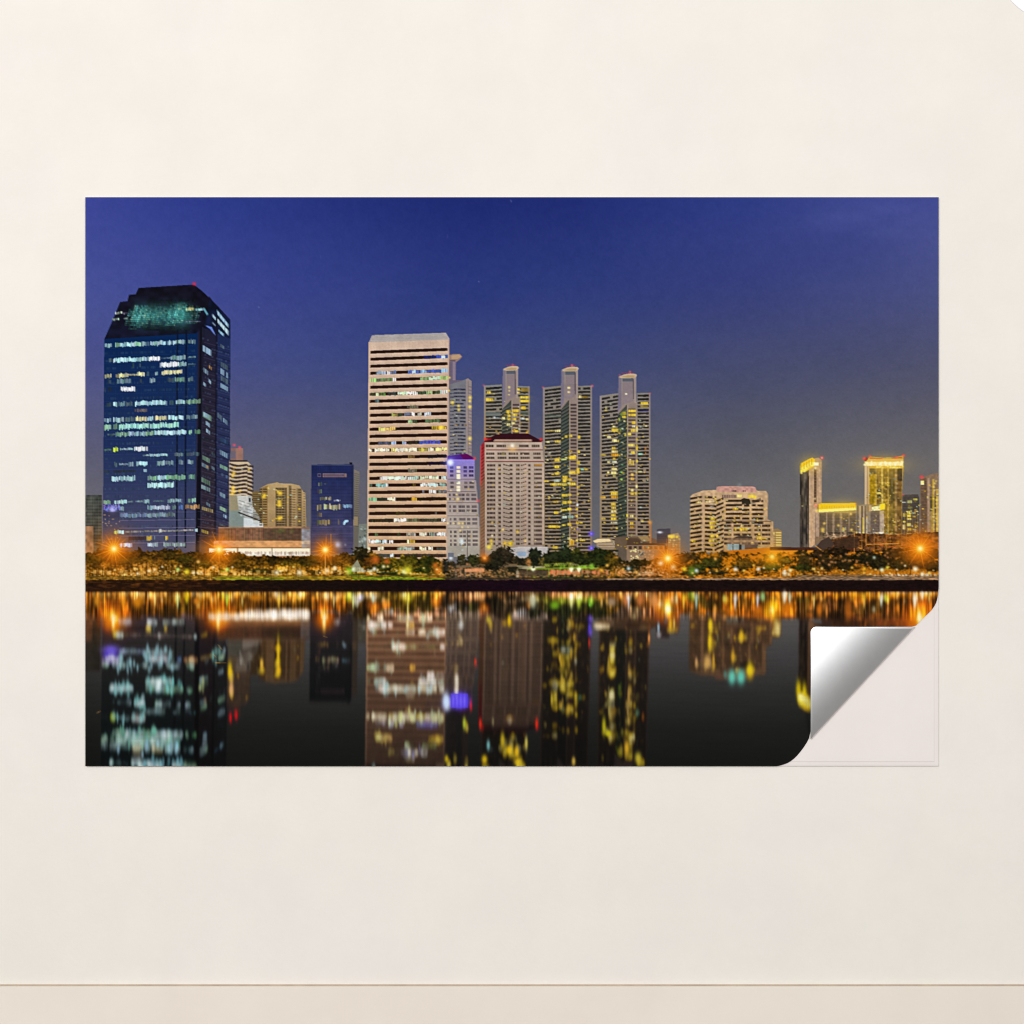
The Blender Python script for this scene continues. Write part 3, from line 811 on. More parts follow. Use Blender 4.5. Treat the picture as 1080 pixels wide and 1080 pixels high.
spots(zg, [(715, 40, 40, 26), (768, 36, 46, 14, (200, 215, 120)), (840, 20, 56, 34), (714, 97, 38, 24), (716, 150, 36, 22), (887, 62, 22, 32), (886, 130, 22, 54), (838, 143, 56, 26), (920, 118, 24, 14, (140, 215, 180)),
           (952, 119, 28, 14, (205, 172, 60)), (778, 180, 40, 30), (820, 200, 28, 22), (712, 210, 44, 20, (190, 205, 190)), (630, 213, 34, 12), (775, 212, 26, 24), (710, 237, 100, 22), (778, 240, 34, 26), (836, 234, 58, 26),
           (886, 262, 20, 28), (778, 326, 54, 24), (817, 322, 24, 22), (884, 318, 16, 18), (705, 380, 42, 20, (215, 170, 60)), (777, 386, 40, 30), (817, 382, 30, 26), (770, 446, 50, 18), (816, 440, 30, 24),
           (707, 468, 38, 24), (880, 405, 16, 24, WHT), (878, 440, 16, 20), (775, 505, 36, 26, (225, 240, 220)), (826, 502, 44, 28, (160, 200, 190)), (877, 496, 16, 20), (880, 550, 20, 24), (908, 550, 28, 14),
           (684, 580, 82, 26), (724, 583, 24, 20), (770, 570, 26, 18), (815, 562, 30, 26), (812, 680, 24, 26, PAL), (835, 710, 34, 50, (235, 180, 50)), (876, 692, 18, 16), (920, 692, 44, 16), (700, 752, 40, 26),
           (768, 740, 22, 22, (180, 215, 190)), (812, 742, 26, 22, PAL), (620, 690, 12, 10, WHT, .7), (660, 665, 12, 10, PAL, .8), (770, 660, 14, 12, (150, 190, 160), .7), (735, 330, 14, 10, (150, 170, 120), .7)])
for (x, y) in ((992, 640), (992, 757)):
    zg.glow(x, y, 19, (92, 70, 235), .95, .9, rx=23 / zg.k)
    zg.glow(x, y, 8, (170, 150, 250), .8, .6)
zg.glow(880, 605, 9, (90, 70, 200), .7, .5)
# lights of the third tower
spots(zh, [(615, 350, 58, 26), (615, 376, 58, 18, (150, 125, 40)), (340, 355, 18, 16, (190, 200, 170), .9), (305, 388, 12, 26, (230, 225, 140)), (466, 274, 18, 14, WARM), (515, 412, 58, 24), (515, 444, 56, 26),
           (450, 432, 36, 34, (215, 200, 60), .9), (450, 462, 30, 22), (410, 482, 14, 26, (210, 215, 80)), (428, 440, 18, 22, (150, 180, 60), .8), (368, 538, 24, 16, PAL), (375, 568, 58, 30), (528, 507, 30, 28), (527, 538, 24, 20, WARM), (523, 570, 36, 28),
           (495, 600, 26, 24), (555, 560, 16, 50, PAL, .9), (328, 624, 32, 20, PAL), (372, 652, 40, 26, PAL), (403, 658, 12, 22), (460, 605, 16, 28, (225, 215, 90)), (420, 565, 10, 20, (150, 170, 60), .9), (555, 645, 14, 20),
           (365, 715, 30, 24), (373, 742, 50, 22, PAL), (373, 770, 58, 28, (235, 165, 40)), (510, 690, 52, 24, (250, 225, 110)), (520, 750, 34, 26), (555, 712, 16, 50), (625, 720, 14, 34, (190, 110, 60)), (625, 760, 12, 24, (200, 130, 60)),
           (583, 762, 32, 14, (150, 225, 190)), (283, 770, 40, 18, (210, 180, 70)), (325, 828, 24, 18, PAL), (370, 826, 40, 22, (220, 225, 190)), (368, 800, 20, 20), (430, 768, 10, 14, PAL), (412, 775, 10, 14), (508, 835, 46, 50, (235, 200, 90), .95),
           (500, 808, 16, 14, (240, 220, 150)), (555, 820, 14, 24), (370, 884, 44, 20, PAL), (368, 916, 40, 24, PAL), (320, 914, 16, 16), (370, 942, 20, 18, (200, 190, 90)), (430, 910, 14, 14, (150, 220, 90)), (430, 970, 14, 18, (170, 220, 100)), (435, 850, 10, 12, (120, 200, 120)),
           (580, 908, 30, 14, (215, 190, 80)), (518, 932, 18, 20), (518, 965, 22, 22), (548, 912, 12, 18), (550, 1025, 16, 24, PAL), (515, 1056, 24, 24, PAL), (370, 1074, 56, 14), (285, 858, 20, 12, (190, 170, 90), .8)])
zh.rect(565, 404, 648, 416, (36, 36, 96), a=.7)
for (x, y) in ((415, 122), (497, 92), (660, 270), (190, 210)):
    zh.glow(x, y, 8, (205, 95, 105), .7, .5)
spots(zi, [(370, 36, 40, 22, PAL), (365, 66, 42, 26, PAL), (322, 64, 16, 16, PAL), (370, 92, 20, 18, (200, 190, 90)), (432, 66, 12, 14, (150, 220, 90)), (430, 122, 14, 16, (170, 220, 100)), (515, 82, 22, 22, (240, 190, 90)), (515, 115, 22, 22, (240, 180, 80)),
           (580, 57, 28, 14, PAL), (551, 177, 16, 24, PAL), (515, 210, 24, 24, PAL), (515, 238, 28, 24), (547, 235, 18, 26), (578, 235, 18, 16, (190, 180, 70)), (370, 238, 54, 26, (240, 200, 60)), (372, 266, 54, 20, (235, 170, 40)), (280, 268, 40, 18, (235, 180, 50)),
           (362, 322, 40, 24), (365, 352, 40, 20), (365, 382, 46, 24, PAL), (362, 412, 40, 20), (365, 442, 46, 22), (368, 472, 54, 18, (220, 225, 190)), (585, 348, 16, 14, (190, 215, 200)), (282, 440, 30, 18, (220, 180, 70)), (290, 470, 16, 14), (512, 418, 30, 26, PAL),
           (475, 415, 14, 26), (600, 462, 20, 16, (210, 190, 90)), (545, 440, 12, 18), (512, 478, 28, 24), (512, 510, 28, 22, (220, 165, 50)), (390, 518, 20, 18, (230, 200, 60)), (512, 572, 14, 18, (190, 190, 120), .8), (447, 415, 8, 14, (150, 170, 60)), (440, 160, 10, 12, (120, 150, 60), .8),
           (310, 356, 12, 10, (190, 190, 90), .8), (548, 290, 12, 12, PAL, .8)])

# ---- hotel with the dark red roof -----------------------------------------------
K = pid('printed_hotel', 'pinkish white hotel with many small windows beneath a dark red hipped roof')
KR = pid('printed_hotel_roof', 'dark red hipped roof of the pinkish white hotel')
fill([(507.3, 469.8), (511.8, 464), (512.4, 590), (506, 590), (506.4, 510)], vgrad(470, (158, 30, 40), 520, (136, 100, 74)), id=K)
for k in range(30):
    y = 471 + k * 3.6
    line(507.2, y + 3.5, 511.6, y, 1.0, (80, 18, 26) if y < 505 else (96, 74, 54), a=.6)
line(507.4, 470, 506.6, 512, 1.2, (226, 70, 62), a=.6)
line(511.6, 466, 512.2, 590, 1.2, (206, 176, 156), a=.8)
fill([(511.2, 465), (571.8, 465), (573.4, 488), (572.9, 540), (572, 590), (511.8, 590)], vgrad(465, (188, 168, 150), 575, (156, 138, 122)), id=K)
fill([(511, 464.9), (517, 461.4), (525, 457.3), (557, 457.3), (569.6, 464.0), (573, 464), (571, 466.2), (511, 466.2)], (50, 17, 26), id=KR)
fill([(522, 463.2), (561, 463.2), (561, 465.8), (520, 465.8)], (172, 140, 118), id=K)
line(512, 464.3, 518, 463, 1.6, (190, 22, 34), a=.8)
fill([(513, 474), (572.4, 474), (572.4, 475.1), (513, 475.1)], (134, 56, 62))
fill([(512.5, 486.2), (573.4, 486.2), (573.4, 487.5), (512.5, 487.5)], (128, 54, 60))


def hotel_row(y, groups, c=(62, 48, 44), hh=2.4):
    for (a0, a1, n) in groups:
        for q in range(n):
            xa = lerp(a0, a1, q / n)
            xb = lerp(a0, a1, (q + .86) / n)
            v = rng.uniform(.75, 1.25)
            zg.rect(xa, y - hh * zg.k / 2, xb, y + hh * zg.k / 2, tuple(t * v for t in c), a=.86)


def src(yf):
    return (zf.y(yf) - zg.oy) * zg.k


hotel_row(src(774), [(135, 200, 3), (222, 300, 5), (405, 485, 5), (508, 572, 4)])
hotel_row(src(837), [(136, 205, 4), (230, 300, 4), (318, 400, 4), (415, 492, 5), (520, 582, 4)])
hotel_row(src(870), [(138, 208, 4), (232, 304, 4), (320, 402, 4), (417, 494, 5), (522, 584, 4)])
for k in range(19):
    y = 83 + k * 35.4
    f = 1 - k * .012
    hotel_row(y, [(145, 212, 4), (236, 262, 1), (330, 356, 1), (380, 412, 2), (478, 502, 1), (526, 594, 4)], hh=2.3)
    for q in range(3):
        zg.poly([(274 + q * 18, y - 10 + q * 5), (290 + q * 18, y - 10 + q * 5), (292 + q * 18, y + 2 + q * 4), (276 + q * 18, y - 1 + q * 4)], (72, 56, 54), a=.85)
        zg.poly([(418 + q * 16, y + 6 - q * 5), (432 + q * 16, y + 6 - q * 5), (432 + q * 16, y - 6 - q * 4), (418 + q * 16, y - 4 - q * 4)], (88, 62, 52), a=.8)
    zg.glow(455, y + 8, 8, (214, 164, 130), .6)
    zg.line(140, y + 17, 600, y + 17, 3, (140, 118, 112), a=.4)
for x in (222, 266, 367, 470, 512):
    zg.rect(x - 5, 66, x + 4, 726, (196, 172, 160), a=.5)
zg.rect(594, 62, 606, 726, (204, 178, 158), a=.75)
zg.rect(132, 66, 140, 745, (205, 178, 158), a=.75)
zf.glow(350, 772, 16, (255, 246, 222), 1, .9)
zf.glow(350, 796, 22, (235, 190, 90), .8, .7, rx=36 / zf.k)
for (x, y, w, h, c) in ((562, 931, 60, 16, (190, 130, 40)), (275, 840, 24, 16, (150, 140, 70)), (438, 842, 10, 10, (240, 225, 170))):
    zf.rect(x - w / 2, y - h / 2, x + w / 2, y + h / 2, c, lit=.5, a=.8)
for (x, y, r, c) in ((276, 606, 10, (255, 220, 120)), (392, 622, 13, (220, 180, 70)), (185, 655, 9, WARM), (185, 548, 9, (235, 190, 90)), (185, 440, 6, (235, 190, 90)), (178, 694, 14, (230, 190, 60)), (160, 748, 20, (240, 215, 70)),
                     (180, 722, 12, (250, 220, 90)), (335, 720, 18, (255, 214, 20)), (290, 720, 20, (235, 190, 60)), (455, 700, 9, (240, 200, 120)), (285, 402, 14, (150, 165, 150))):
    zg.glow(x, y, r, c, .95, .85)
for (x, y) in ((130, 718), (583, 722)):
    zf.glow(x, y, 12, (250, 50, 45), .95, .95)
KP = pid('printed_podium', 'low white entrance building at the foot of the red roofed hotel')
zg.poly([(320, 760), (395, 748), (640, 748), (642, 800), (590, 800), (590, 860), (320, 860)], (184, 178, 176), id=KP)
zg.rect(392, 785, 462, 822, (146, 164, 186))
zg.rect(470, 770, 560, 800, (150, 142, 142), a=.7)
zg.rect(395, 745, 640, 752, (206, 198, 192))
zg.glow(600, 800, 8, (255, 240, 210), .9, .7)

# ---- low structures in the middle ------------------------------------------------
P1 = pid('printed_pavilion', 'pale lit canopy building at the foot of the residential towers')
zi.poly([(195, 620), (235, 604), (335, 604), (378, 620), (378, 690), (290, 690), (225, 660), (225, 645)], (150, 128, 104), id=P1)
zi.poly([(195, 622), (235, 604), (330, 604), (345, 625), (210, 636)], (236, 212, 160), lit=.8)
zi.rect(232, 640, 372, 668, (176, 154, 124))
zi.rect(238, 652, 372, 660, (120, 98, 78), a=.8)
P2 = pid('printed_shop_house', 'brown roofed low building with a lit white shop front near the star bright lamp')
zi.poly([(372, 590), (640, 580), (782, 640), (790, 700), (780, 800), (400, 800), (400, 690), (372, 690)], (104, 84, 66), id=P2)
zi.poly([(470, 660), (475, 600), (560, 600), (600, 632), (780, 645), (780, 655)], (82, 62, 46))
zi.poly([(560, 585), (640, 580), (668, 622), (600, 626)], (150, 124, 82))
zi.rect(470, 655, 780, 790, (146, 120, 96))
zi.rect(400, 680, 470, 790, (98, 84, 72))
for x in range(485, 780, 42):
    zi.rect(x, 664, x + 26, 688, (72, 54, 44))
zi.rect(600, 656, 780, 700, (196, 130, 62), a=.6)
for k in range(22):
    x, y = rng.uniform(495, 560), rng.uniform(672, 770)
    zi.rect(x, y, x + 12, y + 12, (235, 220, 150), a=.85, lit=.7)
zi.glow(583, 722, 22, (110, 130, 120), .6)
zi.rect(566, 704, 606, 740, (64, 76, 74), a=.8)
zi.line(566, 740, 606, 704, 6, (190, 200, 180), a=.8)
zi.rect(655, 470, 672, 640, (176, 118, 70), id=P2)
zi.glow(658, 470, 16, (235, 160, 70), .9, .7)
for k in range(30):
    zi.glow(rng.uniform(560, 690), rng.uniform(700, 790), 6, (230, 170, 110), .6, .3)
P3 = pid('printed_building', 'small dark building with a white roof sign on the grey horizon')
zi.poly([(716, 530), (735, 522), (826, 520), (828, 640), (716, 640)], (66, 66, 78), id=P3)
zi.glow(740, 551, 9, (235, 240, 250), 1, .9, rx=20 / zi.k)
for k in range(8):
    zi.line(720, 575 + k * 12, 805, 575 + k * 12, 4, (46, 46, 54), a=.7)
P4 = pid('printed_apartment_block', 'small distant apartment block with yellow lit top floors on the grey horizon')
zi.poly([(806, 572), (860, 560), (890, 556), (908, 590), (908, 740), (806, 740)], (164, 140, 102), id=P4)
for k in range(13):
    zi.line(808, 592 + k * 12, 906, 592 + k * 12, 4, (104, 86, 62), a=.65)
for x in (835, 868, 890):
    zi.rect(x - 3, 580, x + 3, 730, (120, 100, 72), a=.6)
for k in range(12):
    zi.glow(rng.uniform(812, 890), rng.uniform(575, 600), 9, (250, 215, 70), .8, .7)
for k in range(10):
    zi.glow(rng.uniform(812, 900), rng.uniform(600, 700), 6, (235, 200, 110), .7, .5)

# ---- broad beige stepped block ----------------------------------------------------
Q = pid('printed_stepped_block', 'broad beige stepped apartment block with a pink rooftop box')
zq = Z(710, 490, 140)
Q2 = pid('printed_building', 'small yellow lit building against the right flank of the broad beige block')
zq.poly([(812, 525), (850, 520), (884, 540), (884, 690), (812, 690)], (150, 120, 78), id=Q2)
for k in range(7):
    zq.rect(835, 548 + k * 20, 880, 560 + k * 20, (236, 206, 110), a=.8, lit=.7)
    zq.rect(815, 548 + k * 20, 832, 558 + k * 20, (200, 160, 90), a=.7, lit=.4)
zq.poly([(138, 262), (160, 240), (240, 212), (350, 205), (358, 180), (400, 176), (640, 178), (668, 184), (680, 212), (755, 214), (772, 240), (768, 445), (815, 465), (818, 700), (136, 720)],
        vgrad(515, (200, 166, 128), 580, (178, 142, 94)), id=Q)
zq.poly([(356, 180), (400, 175), (640, 177), (668, 184), (678, 214), (678, 224), (356, 222)], (196, 146, 132))
zq.glow(540, 168, 18, (150, 170, 160), .35)
for x in (478, 492, 505, 566, 580):
    zq.rect(x, 209, x + 9, 220, (70, 52, 54), a=.85)
zq.rect(395, 244, 520, 272, (170, 138, 118))
for k in range(9):
    zq.rect(398 + k * 13, 246, 404 + k * 13, 270, (66, 54, 52), a=.75)
for k in range(13):
    y = 262 + k * 35.4
    dk = (38, 28, 22)
    for (a0, a1, dy0, dy1) in ((140, 240, 10, -6), (258, 352, -4, 2), (352, 410, 30, 8), (428, 560, 28, 26), (560, 620, 30, 30), (640, 732, 28, 30)):
        if y + dy0 < 290 and a0 > 350:
            continue
        if k > 5 and a0 > 400:
            continue
        n = max(2, int((a1 - a0) / 14))
        for q in range(n):
            if rng.random() < .04:
                continue
            xa, xb = lerp(a0, a1, q / n), lerp(a0, a1, (q + 1) / n)
            o0, o1 = lerp(dy0, dy1, q / n), lerp(dy0, dy1, (q + 1) / n)
            v = rng.uniform(.7, 1.4)
            zq.poly([(xa, y + o0 - 2), (xb, y + o1 - 4), (xb, y + o1 + 14), (xa, y + o0 + 14)], tuple(t * v for t in dk), a=.9)
for k in range(5):
    y = 490 + k * 36
    for (a0, a1) in ((415, 475), (492, 545), (560, 632), (660, 712), (722, 790)):
        n = max(2, int((a1 - a0) / 14))
        for q in range(n):
            v = rng.uniform(.7, 1.4)
            zq.rect(lerp(a0, a1, q / n), y - 2, lerp(a0, a1, (q + .97) / n), y + 16, (56 * v, 42 * v, 34 * v), a=.88)
zq.rect(232, 245, 246, 700, (206, 172, 138), a=.7)
zq.rect(470, 470, 490, 640, (196, 158, 122), a=.6)
zq.line(372, 465, 480, 455, 10, (96, 78, 60), a=.8)
zq.line(480, 458, 800, 462, 8, (96, 78, 66), a=.8)
for k in range(26):
    zq.glow(rng.uniform(545, 640), rng.uniform(272, 320), 11, (42, 36, 30), .0)
zq.poly([(552, 284), (575, 272), (592, 276), (622, 280), (634, 318), (606, 328), (584, 318), (562, 326)], (48, 42, 30))
zq.poly([(640, 300), (712, 270), (715, 296), (640, 318)], (60, 48, 42), a=.6)
zq.poly([(485, 600), (540, 575), (640, 585), (650, 610), (485, 612)], (58, 44, 36), a=.85)
zq.rect(440, 600, 690, 700, (150, 118, 88), a=.6)
zq.rect(440, 645, 535, 700, (150, 164, 160))
zq.rect(484, 645, 492, 700, (60, 58, 56))
zq.rect(535, 650, 555, 700, (40, 40, 42))
zq.rect(555, 655, 580, 700, (130, 136, 132))
zq.rect(580, 650, 690, 705, (110, 84, 64))
spots(zq, [(205, 272, 14, 14, (255, 220, 150)), (330, 265, 16, 16, (255, 225, 150)), (275, 262, 14, 14, (240, 200, 130)), (215, 306, 26, 18, PAL), (300, 303, 76, 16, (255, 232, 170)), (352, 305, 20, 16), (345, 275, 14, 14),
           (540, 255, 40, 24, (250, 235, 130)), (640, 258, 56, 30, (245, 215, 60)), (668, 268, 20, 26), (435, 290, 20, 14, (230, 210, 140)), (510, 360, 40, 22), (320, 440, 40, 26), (318, 478, 44, 26), (350, 470, 16, 40, (200, 160, 40)), (318, 512, 34, 24),
           (572, 525, 62, 28), (562, 498, 20, 18, PAL), (508, 525, 14, 30), (318, 580, 36, 26), (358, 580, 24, 22), (312, 616, 38, 26), (165, 622, 32, 18, (230, 195, 50)), (352, 620, 20, 22, (190, 160, 50)), (700, 598, 36, 26, (250, 205, 60)), (735, 600, 40, 18, (225, 175, 50)), (702, 568, 18, 16),
           (318, 655, 30, 18, (200, 165, 60)), (315, 340, 30, 14, (170, 170, 180), .9), (605, 394, 30, 14, (130, 130, 150), .9), (700, 492, 20, 16, (150, 140, 140), .9), (760, 605, 14, 12, PAL, .9), (820, 560, 16, 20, (250, 225, 120))])
mottle(zq.p([(138, 180), (818, 180), (818, 700), (138, 720)]), .13, 2.5, 2.5, 41)

# ---- right hand group of towers -----------------------------------------------------
zr = Z(830, 470, 170)
R1 = pid('printed_slim_tower', 'slim pale tower with a slanted bright yellow crown')
R2 = pid('printed_apartment_block', 'low wide block crowned by a bright yellow lit band')
R3 = pid('printed_slim_tower', 'narrow grey and white striped tower next to the yellow lit tower')
R4 = pid('printed_yellow_tower', 'tall golden lit tower with red lamps along its crown')
R5 = pid('printed_dark_tower', 'dark tower with yellow lit windows behind the golden tower')
R6 = pid('printed_brown_tower', 'brown tower with yellow lit strips at the right edge of the picture')
# dark tower behind
zr.poly([(775, 330), (880, 325), (888, 360), (888, 610), (770, 610)], (84, 74, 66), id=R5)
for k in range(26):
    y = 345 + k * 10.5
    zr.line(776, y, 886, y, 4, (50, 44, 42), a=.7)
for x in range(785, 885, 18):
    zr.rect(x, 440, x + 5, 605, (150, 126, 88), a=.5)
spots(zr, [(785, 380, 22, 10, WHT), (822, 376, 30, 22, (220, 215, 130)), (860, 360, 26, 14, (230, 220, 90)), (820, 448, 30, 22, (240, 205, 60)), (818, 470, 26, 20), (786, 465, 18, 30, (220, 190, 70)), (820, 492, 26, 16, (250, 220, 110)), (818, 530, 26, 26, (250, 220, 90)), (822, 560, 24, 20),
           (786, 510, 18, 14), (786, 545, 20, 40, (230, 200, 120)), (855, 476, 18, 14, (220, 180, 60)), (860, 535, 14, 20, (190, 150, 60)), (860, 570, 16, 30, (200, 170, 110)), (818, 590, 30, 14, (235, 200, 110)), (825, 415, 30, 14, (190, 170, 60), .8)])
zr.glow(778, 328, 7, (220, 90, 90), .7, .5)
# brown tower at the edge
zr.poly([(893, 222), (940, 200), (985, 186), (1020, 184), (1020, 610), (893, 610)], (136, 110, 86), id=R6)
zr.poly([(893, 225), (942, 215), (942, 610), (893, 610)], (118, 92, 70))
for k in range(38):
    y = 240 + k * 9.6
    zr.line(900, y, 938, y, 4, (70, 54, 44), a=.75)
    zr.line(952, y, 1020, y, 3, (96, 76, 54), a=.5)
zr.rect(940, 215, 958, 610, (168, 138, 112))
zr.rect(958, 340, 1000, 440, (86, 76, 40), a=.8)
zr.rect(975, 225, 990, 590, (214, 176, 62), a=.7, lit=.4)
zr.rect(960, 440, 975, 590, (190, 160, 80), a=.6, lit=.3)
zr.rect(1000, 290, 1018, 590, (225, 186, 80), a=.75, lit=.4)
zr.rect(990, 380, 1000, 590, (96, 74, 56), a=.8)
zr.rect(895, 235, 920, 262, (255, 235, 170), lit=.9)
for k in range(18):
    zr.glow(rng.uniform(972, 1012), rng.uniform(225, 570), 6, (250, 222, 110), .7, .5)
zr.glow(903, 211, 12, (245, 70, 70), .95, .9)
# golden tower
zr.poly([(520, 130), (535, 95), (555, 72), (640, 80), (725, 78), (782, 64), (782, 155), (775, 240), (768, 615), (520, 615)], vgrad(482, (190, 152, 66), 566, (158, 122, 62)), id=R4)
zr.rect(550, 150, 768, 610, (160, 124, 40))
for (c0, c1, col) in ((550, 590, (178, 142, 22)), (590, 600, (214, 178, 66)), (600, 632, (136, 108, 50)), (634, 645, (226, 192, 90)), (645, 672, (150, 118, 50)), (674, 684, (206, 170, 70)), (684, 722, (122, 100, 50)), (724, 736, (196, 156, 96)), (738, 768, (124, 92, 48))):
    zr.rect(c0, 150, c1, 608, col)
for k in range(52):
    y = 152 + k * 8.8
    zr.line(552, y, 768, y, 3.6, (78, 58, 22), a=.42)
for x in range(556, 768, 11):
    zr.rect(x, 150, x + 3, 608, (88, 66, 24), a=.22)
zr.rect(552, 155, 598, 190, (70, 62, 56), a=.8)
zr.rect(740, 155, 772, 236, (62, 52, 36), a=.8)
zr.rect(600, 290, 632, 345, (82, 66, 40), a=.7)
zr.rect(690, 225, 720, 360, (88, 76, 40), a=.7)
zr.rect(602, 312, 634, 326, (255, 236, 120), lit=.9)
mottle(zr.p([(550, 150), (770, 150), (770, 610), (550, 610)]), .30, 2.2, 2.6, 43)
for k in range(45):
    zr.glow(rng.uniform(552, 690), rng.uniform(180, 420), 6, (236, 200, 66), .55, .3)
zr.rect(520, 130, 550, 610, vgrad(492, (206, 178, 140), 565, (184, 148, 110)))
zr.rect(522, 140, 530, 600, (226, 196, 150), a=.7)
zr.rect(538, 140, 543, 600, (150, 122, 84), a=.7)
zr.rect(548, 132, 780, 152, (206, 164, 52), lit=.7)
zr.rect(520, 106, 780, 136, (250, 222, 130), lit=.95)
zr.rect(535, 90, 780, 108, (220, 176, 84), lit=.6)
for k in range(60):
    zr.glow(rng.uniform(530, 776), rng.uniform(106, 134), 6, (255, 250, 200), .8, .8)
for k in range(20):
    zr.glow(rng.uniform(600, 776), rng.uniform(138, 150), 6, (255, 236, 120), .8, .6)
zr.line(555, 84, 640, 88, 8, (190, 80, 50), a=.7)
zr.line(700, 84, 770, 80, 8, (205, 60, 40), a=.7)
zr.poly([(512, 88), (535, 76), (545, 90), (525, 108)], (140, 40, 50), id=R4)
for (x, y, r) in ((518, 86, 10), (556, 72, 8), (782, 66, 9), (735, 80, 8), (640, 84, 5)):
    zr.glow(x, y, r, (250, 75, 70), .95, .9)
zr.glow(520, 128, 7, (255, 250, 220), 1, .9)
# slim tower
zr.poly([(88, 160), (150, 120), (152, 690), (84, 690)], (70, 62, 54), id=R1)
for (x, y0, y1, c) in ((92, 190, 330, (32, 26, 22)), (100, 330, 660, (40, 34, 32)), (110, 190, 400, (96, 84, 66)), (122, 190, 680, (90, 82, 72)), (138, 180, 400, (62, 46, 40)), (132, 400, 660, (44, 36, 34)), (140, 420, 680, (98, 84, 72))):
    zr.rect(x - 5, y0, x + 5, y1, c, a=.75)
mottle(zr.p([(86, 180), (150, 160), (150, 680), (86, 680)]), .4, 1.6, 8, 44)
zr.glow(104, 405, 5, (230, 220, 150), .9, .8)
zr.poly([(148, 150), (185, 85), (210, 80), (232, 96), (234, 380), (205, 420), (190, 660), (150, 690)], vgrad(490, (176, 146, 118), 575, (206, 166, 124)), id=R1)
zr.rect(182, 150, 198, 380, (66, 48, 36))
for k in range(24):
    zr.rect(180, 165 + k * 9.5, 200, 168 + k * 9.5, (150, 116, 84), a=.75)
zr.line(150, 160, 152, 680, 6, (226, 190, 150), a=.7)
zr.line(214, 130, 222, 380, 8, (206, 172, 136), a=.6)
zr.rect(175, 420, 205, 640, (196, 164, 138), a=.7)
zr.poly([(88, 140), (95, 118), (150, 88), (172, 80), (186, 92), (186, 135), (130, 172), (90, 182)], (246, 200, 24), id=R1, lit=1)
zr.poly([(92, 150), (160, 108), (190, 112), (190, 128), (130, 160), (92, 176)], (255, 232, 90), lit=1)
for k in range(5):
    zr.line(98 + k * 17, 125 - k * 9, 98 + k * 17, 165 - k * 9, 5, (150, 104, 10), a=.55)
zr.rect(178, 112, 212, 134, (255, 246, 190), lit=1)
zr.glow(190, 152, 9, (255, 240, 180), 1, .9)
for (x, y) in ((97, 184), (118, 172)):
    zr.glow(x, y, 7, (255, 236, 140), 1, .8)
zr.glow(188, 356, 6, (255, 225, 160), .9, .7)
zr.glow(234, 82, 11, (245, 95, 95), .95, .9)
zr.glow(234, 82, 4, (255, 210, 200), .9, .6)
# low wide block
zr.poly([(190, 440), (212, 388), (465, 385), (468, 610), (186, 660)], vgrad(540, (150, 126, 96), 568, (136, 110, 82)), id=R2)
for k in range(17):
    y = 455 + k * 10.5
    zr.line(215, y, 465, y, 4, (82, 66, 52), a=.55)
for (x0, x1) in ((218, 262), (272, 300), (322, 352), (372, 412), (420, 462)):
    zr.rect(x0, 455, x1, 600, (74, 62, 50), a=.5)
for x in (266, 312, 362, 416):
    zr.rect(x - 4, 450, x + 4, 600, (168, 144, 122), a=.6)
zr.rect(192, 440, 214, 610, (176, 146, 122))
zr.poly([(212, 392), (225, 386), (464, 384), (464, 430), (214, 446)], (240, 198, 26), lit=1)
zr.poly([(212, 428), (464, 414), (464, 432), (212, 448)], (255, 238, 120), lit=1)
for k in range(14):
    zr.rect(235 + k * 16, 404, 239 + k * 16, 420, (176, 120, 10), a=.45)
for (x, y, r) in ((250, 522, 9), (240, 560, 12), (240, 572, 10), (345, 535, 9), (378, 566, 10), (432, 564, 9), (428, 458, 8), (200, 436, 10)):
    zr.glow(x, y, r, (255, 215, 100), .9, .8)
zr.glow(194, 402, 12, (240, 80, 50), .9, .8)
zr.rect(458, 384, 466, 400, (210, 70, 60), a=.5)
# narrow striped tower + its neighbour
zr.poly([(472, 405), (500, 396), (540, 392), (650, 410), (652, 610), (470, 610)], (146, 128, 108), id=R3)
for (x, w, c) in ((476, 10, (96, 86, 82)), (490, 12, (196, 170, 140)), (505, 14, (50, 42, 46)), (516, 14, (186, 162, 140)), (524, 8, (64, 50, 44)), (536, 10, (200, 178, 150)), (512, 10, (226, 196, 90))):
    zr.rect(x - w / 2, 405 if w != 10 or x < 500 else 480, x + w / 2, 608, c, a=.85)
zr.rect(560, 438, 622, 580, (116, 98, 84))
for k in range(14):
    zr.line(562, 445 + k * 10, 620, 445 + k * 10, 4, (78, 66, 66), a=.6)
zr.rect(622, 438, 650, 600, (188, 166, 142))
zr.poly([(540, 410), (568, 405), (655, 384), (656, 432), (540, 438)], (150, 120, 60), id=R3)
zr.poly([(568, 412), (626, 400), (626, 434), (566, 436)], (255, 238, 170), lit=1)
zr.poly([(622, 392), (656, 386), (656, 426), (622, 432)], (255, 220, 40), lit=1)
zr.rect(548, 400, 565, 440, (206, 172, 140), a=.8)
zr.rect(480, 600, 700, 610, (110, 70, 40), a=.7)

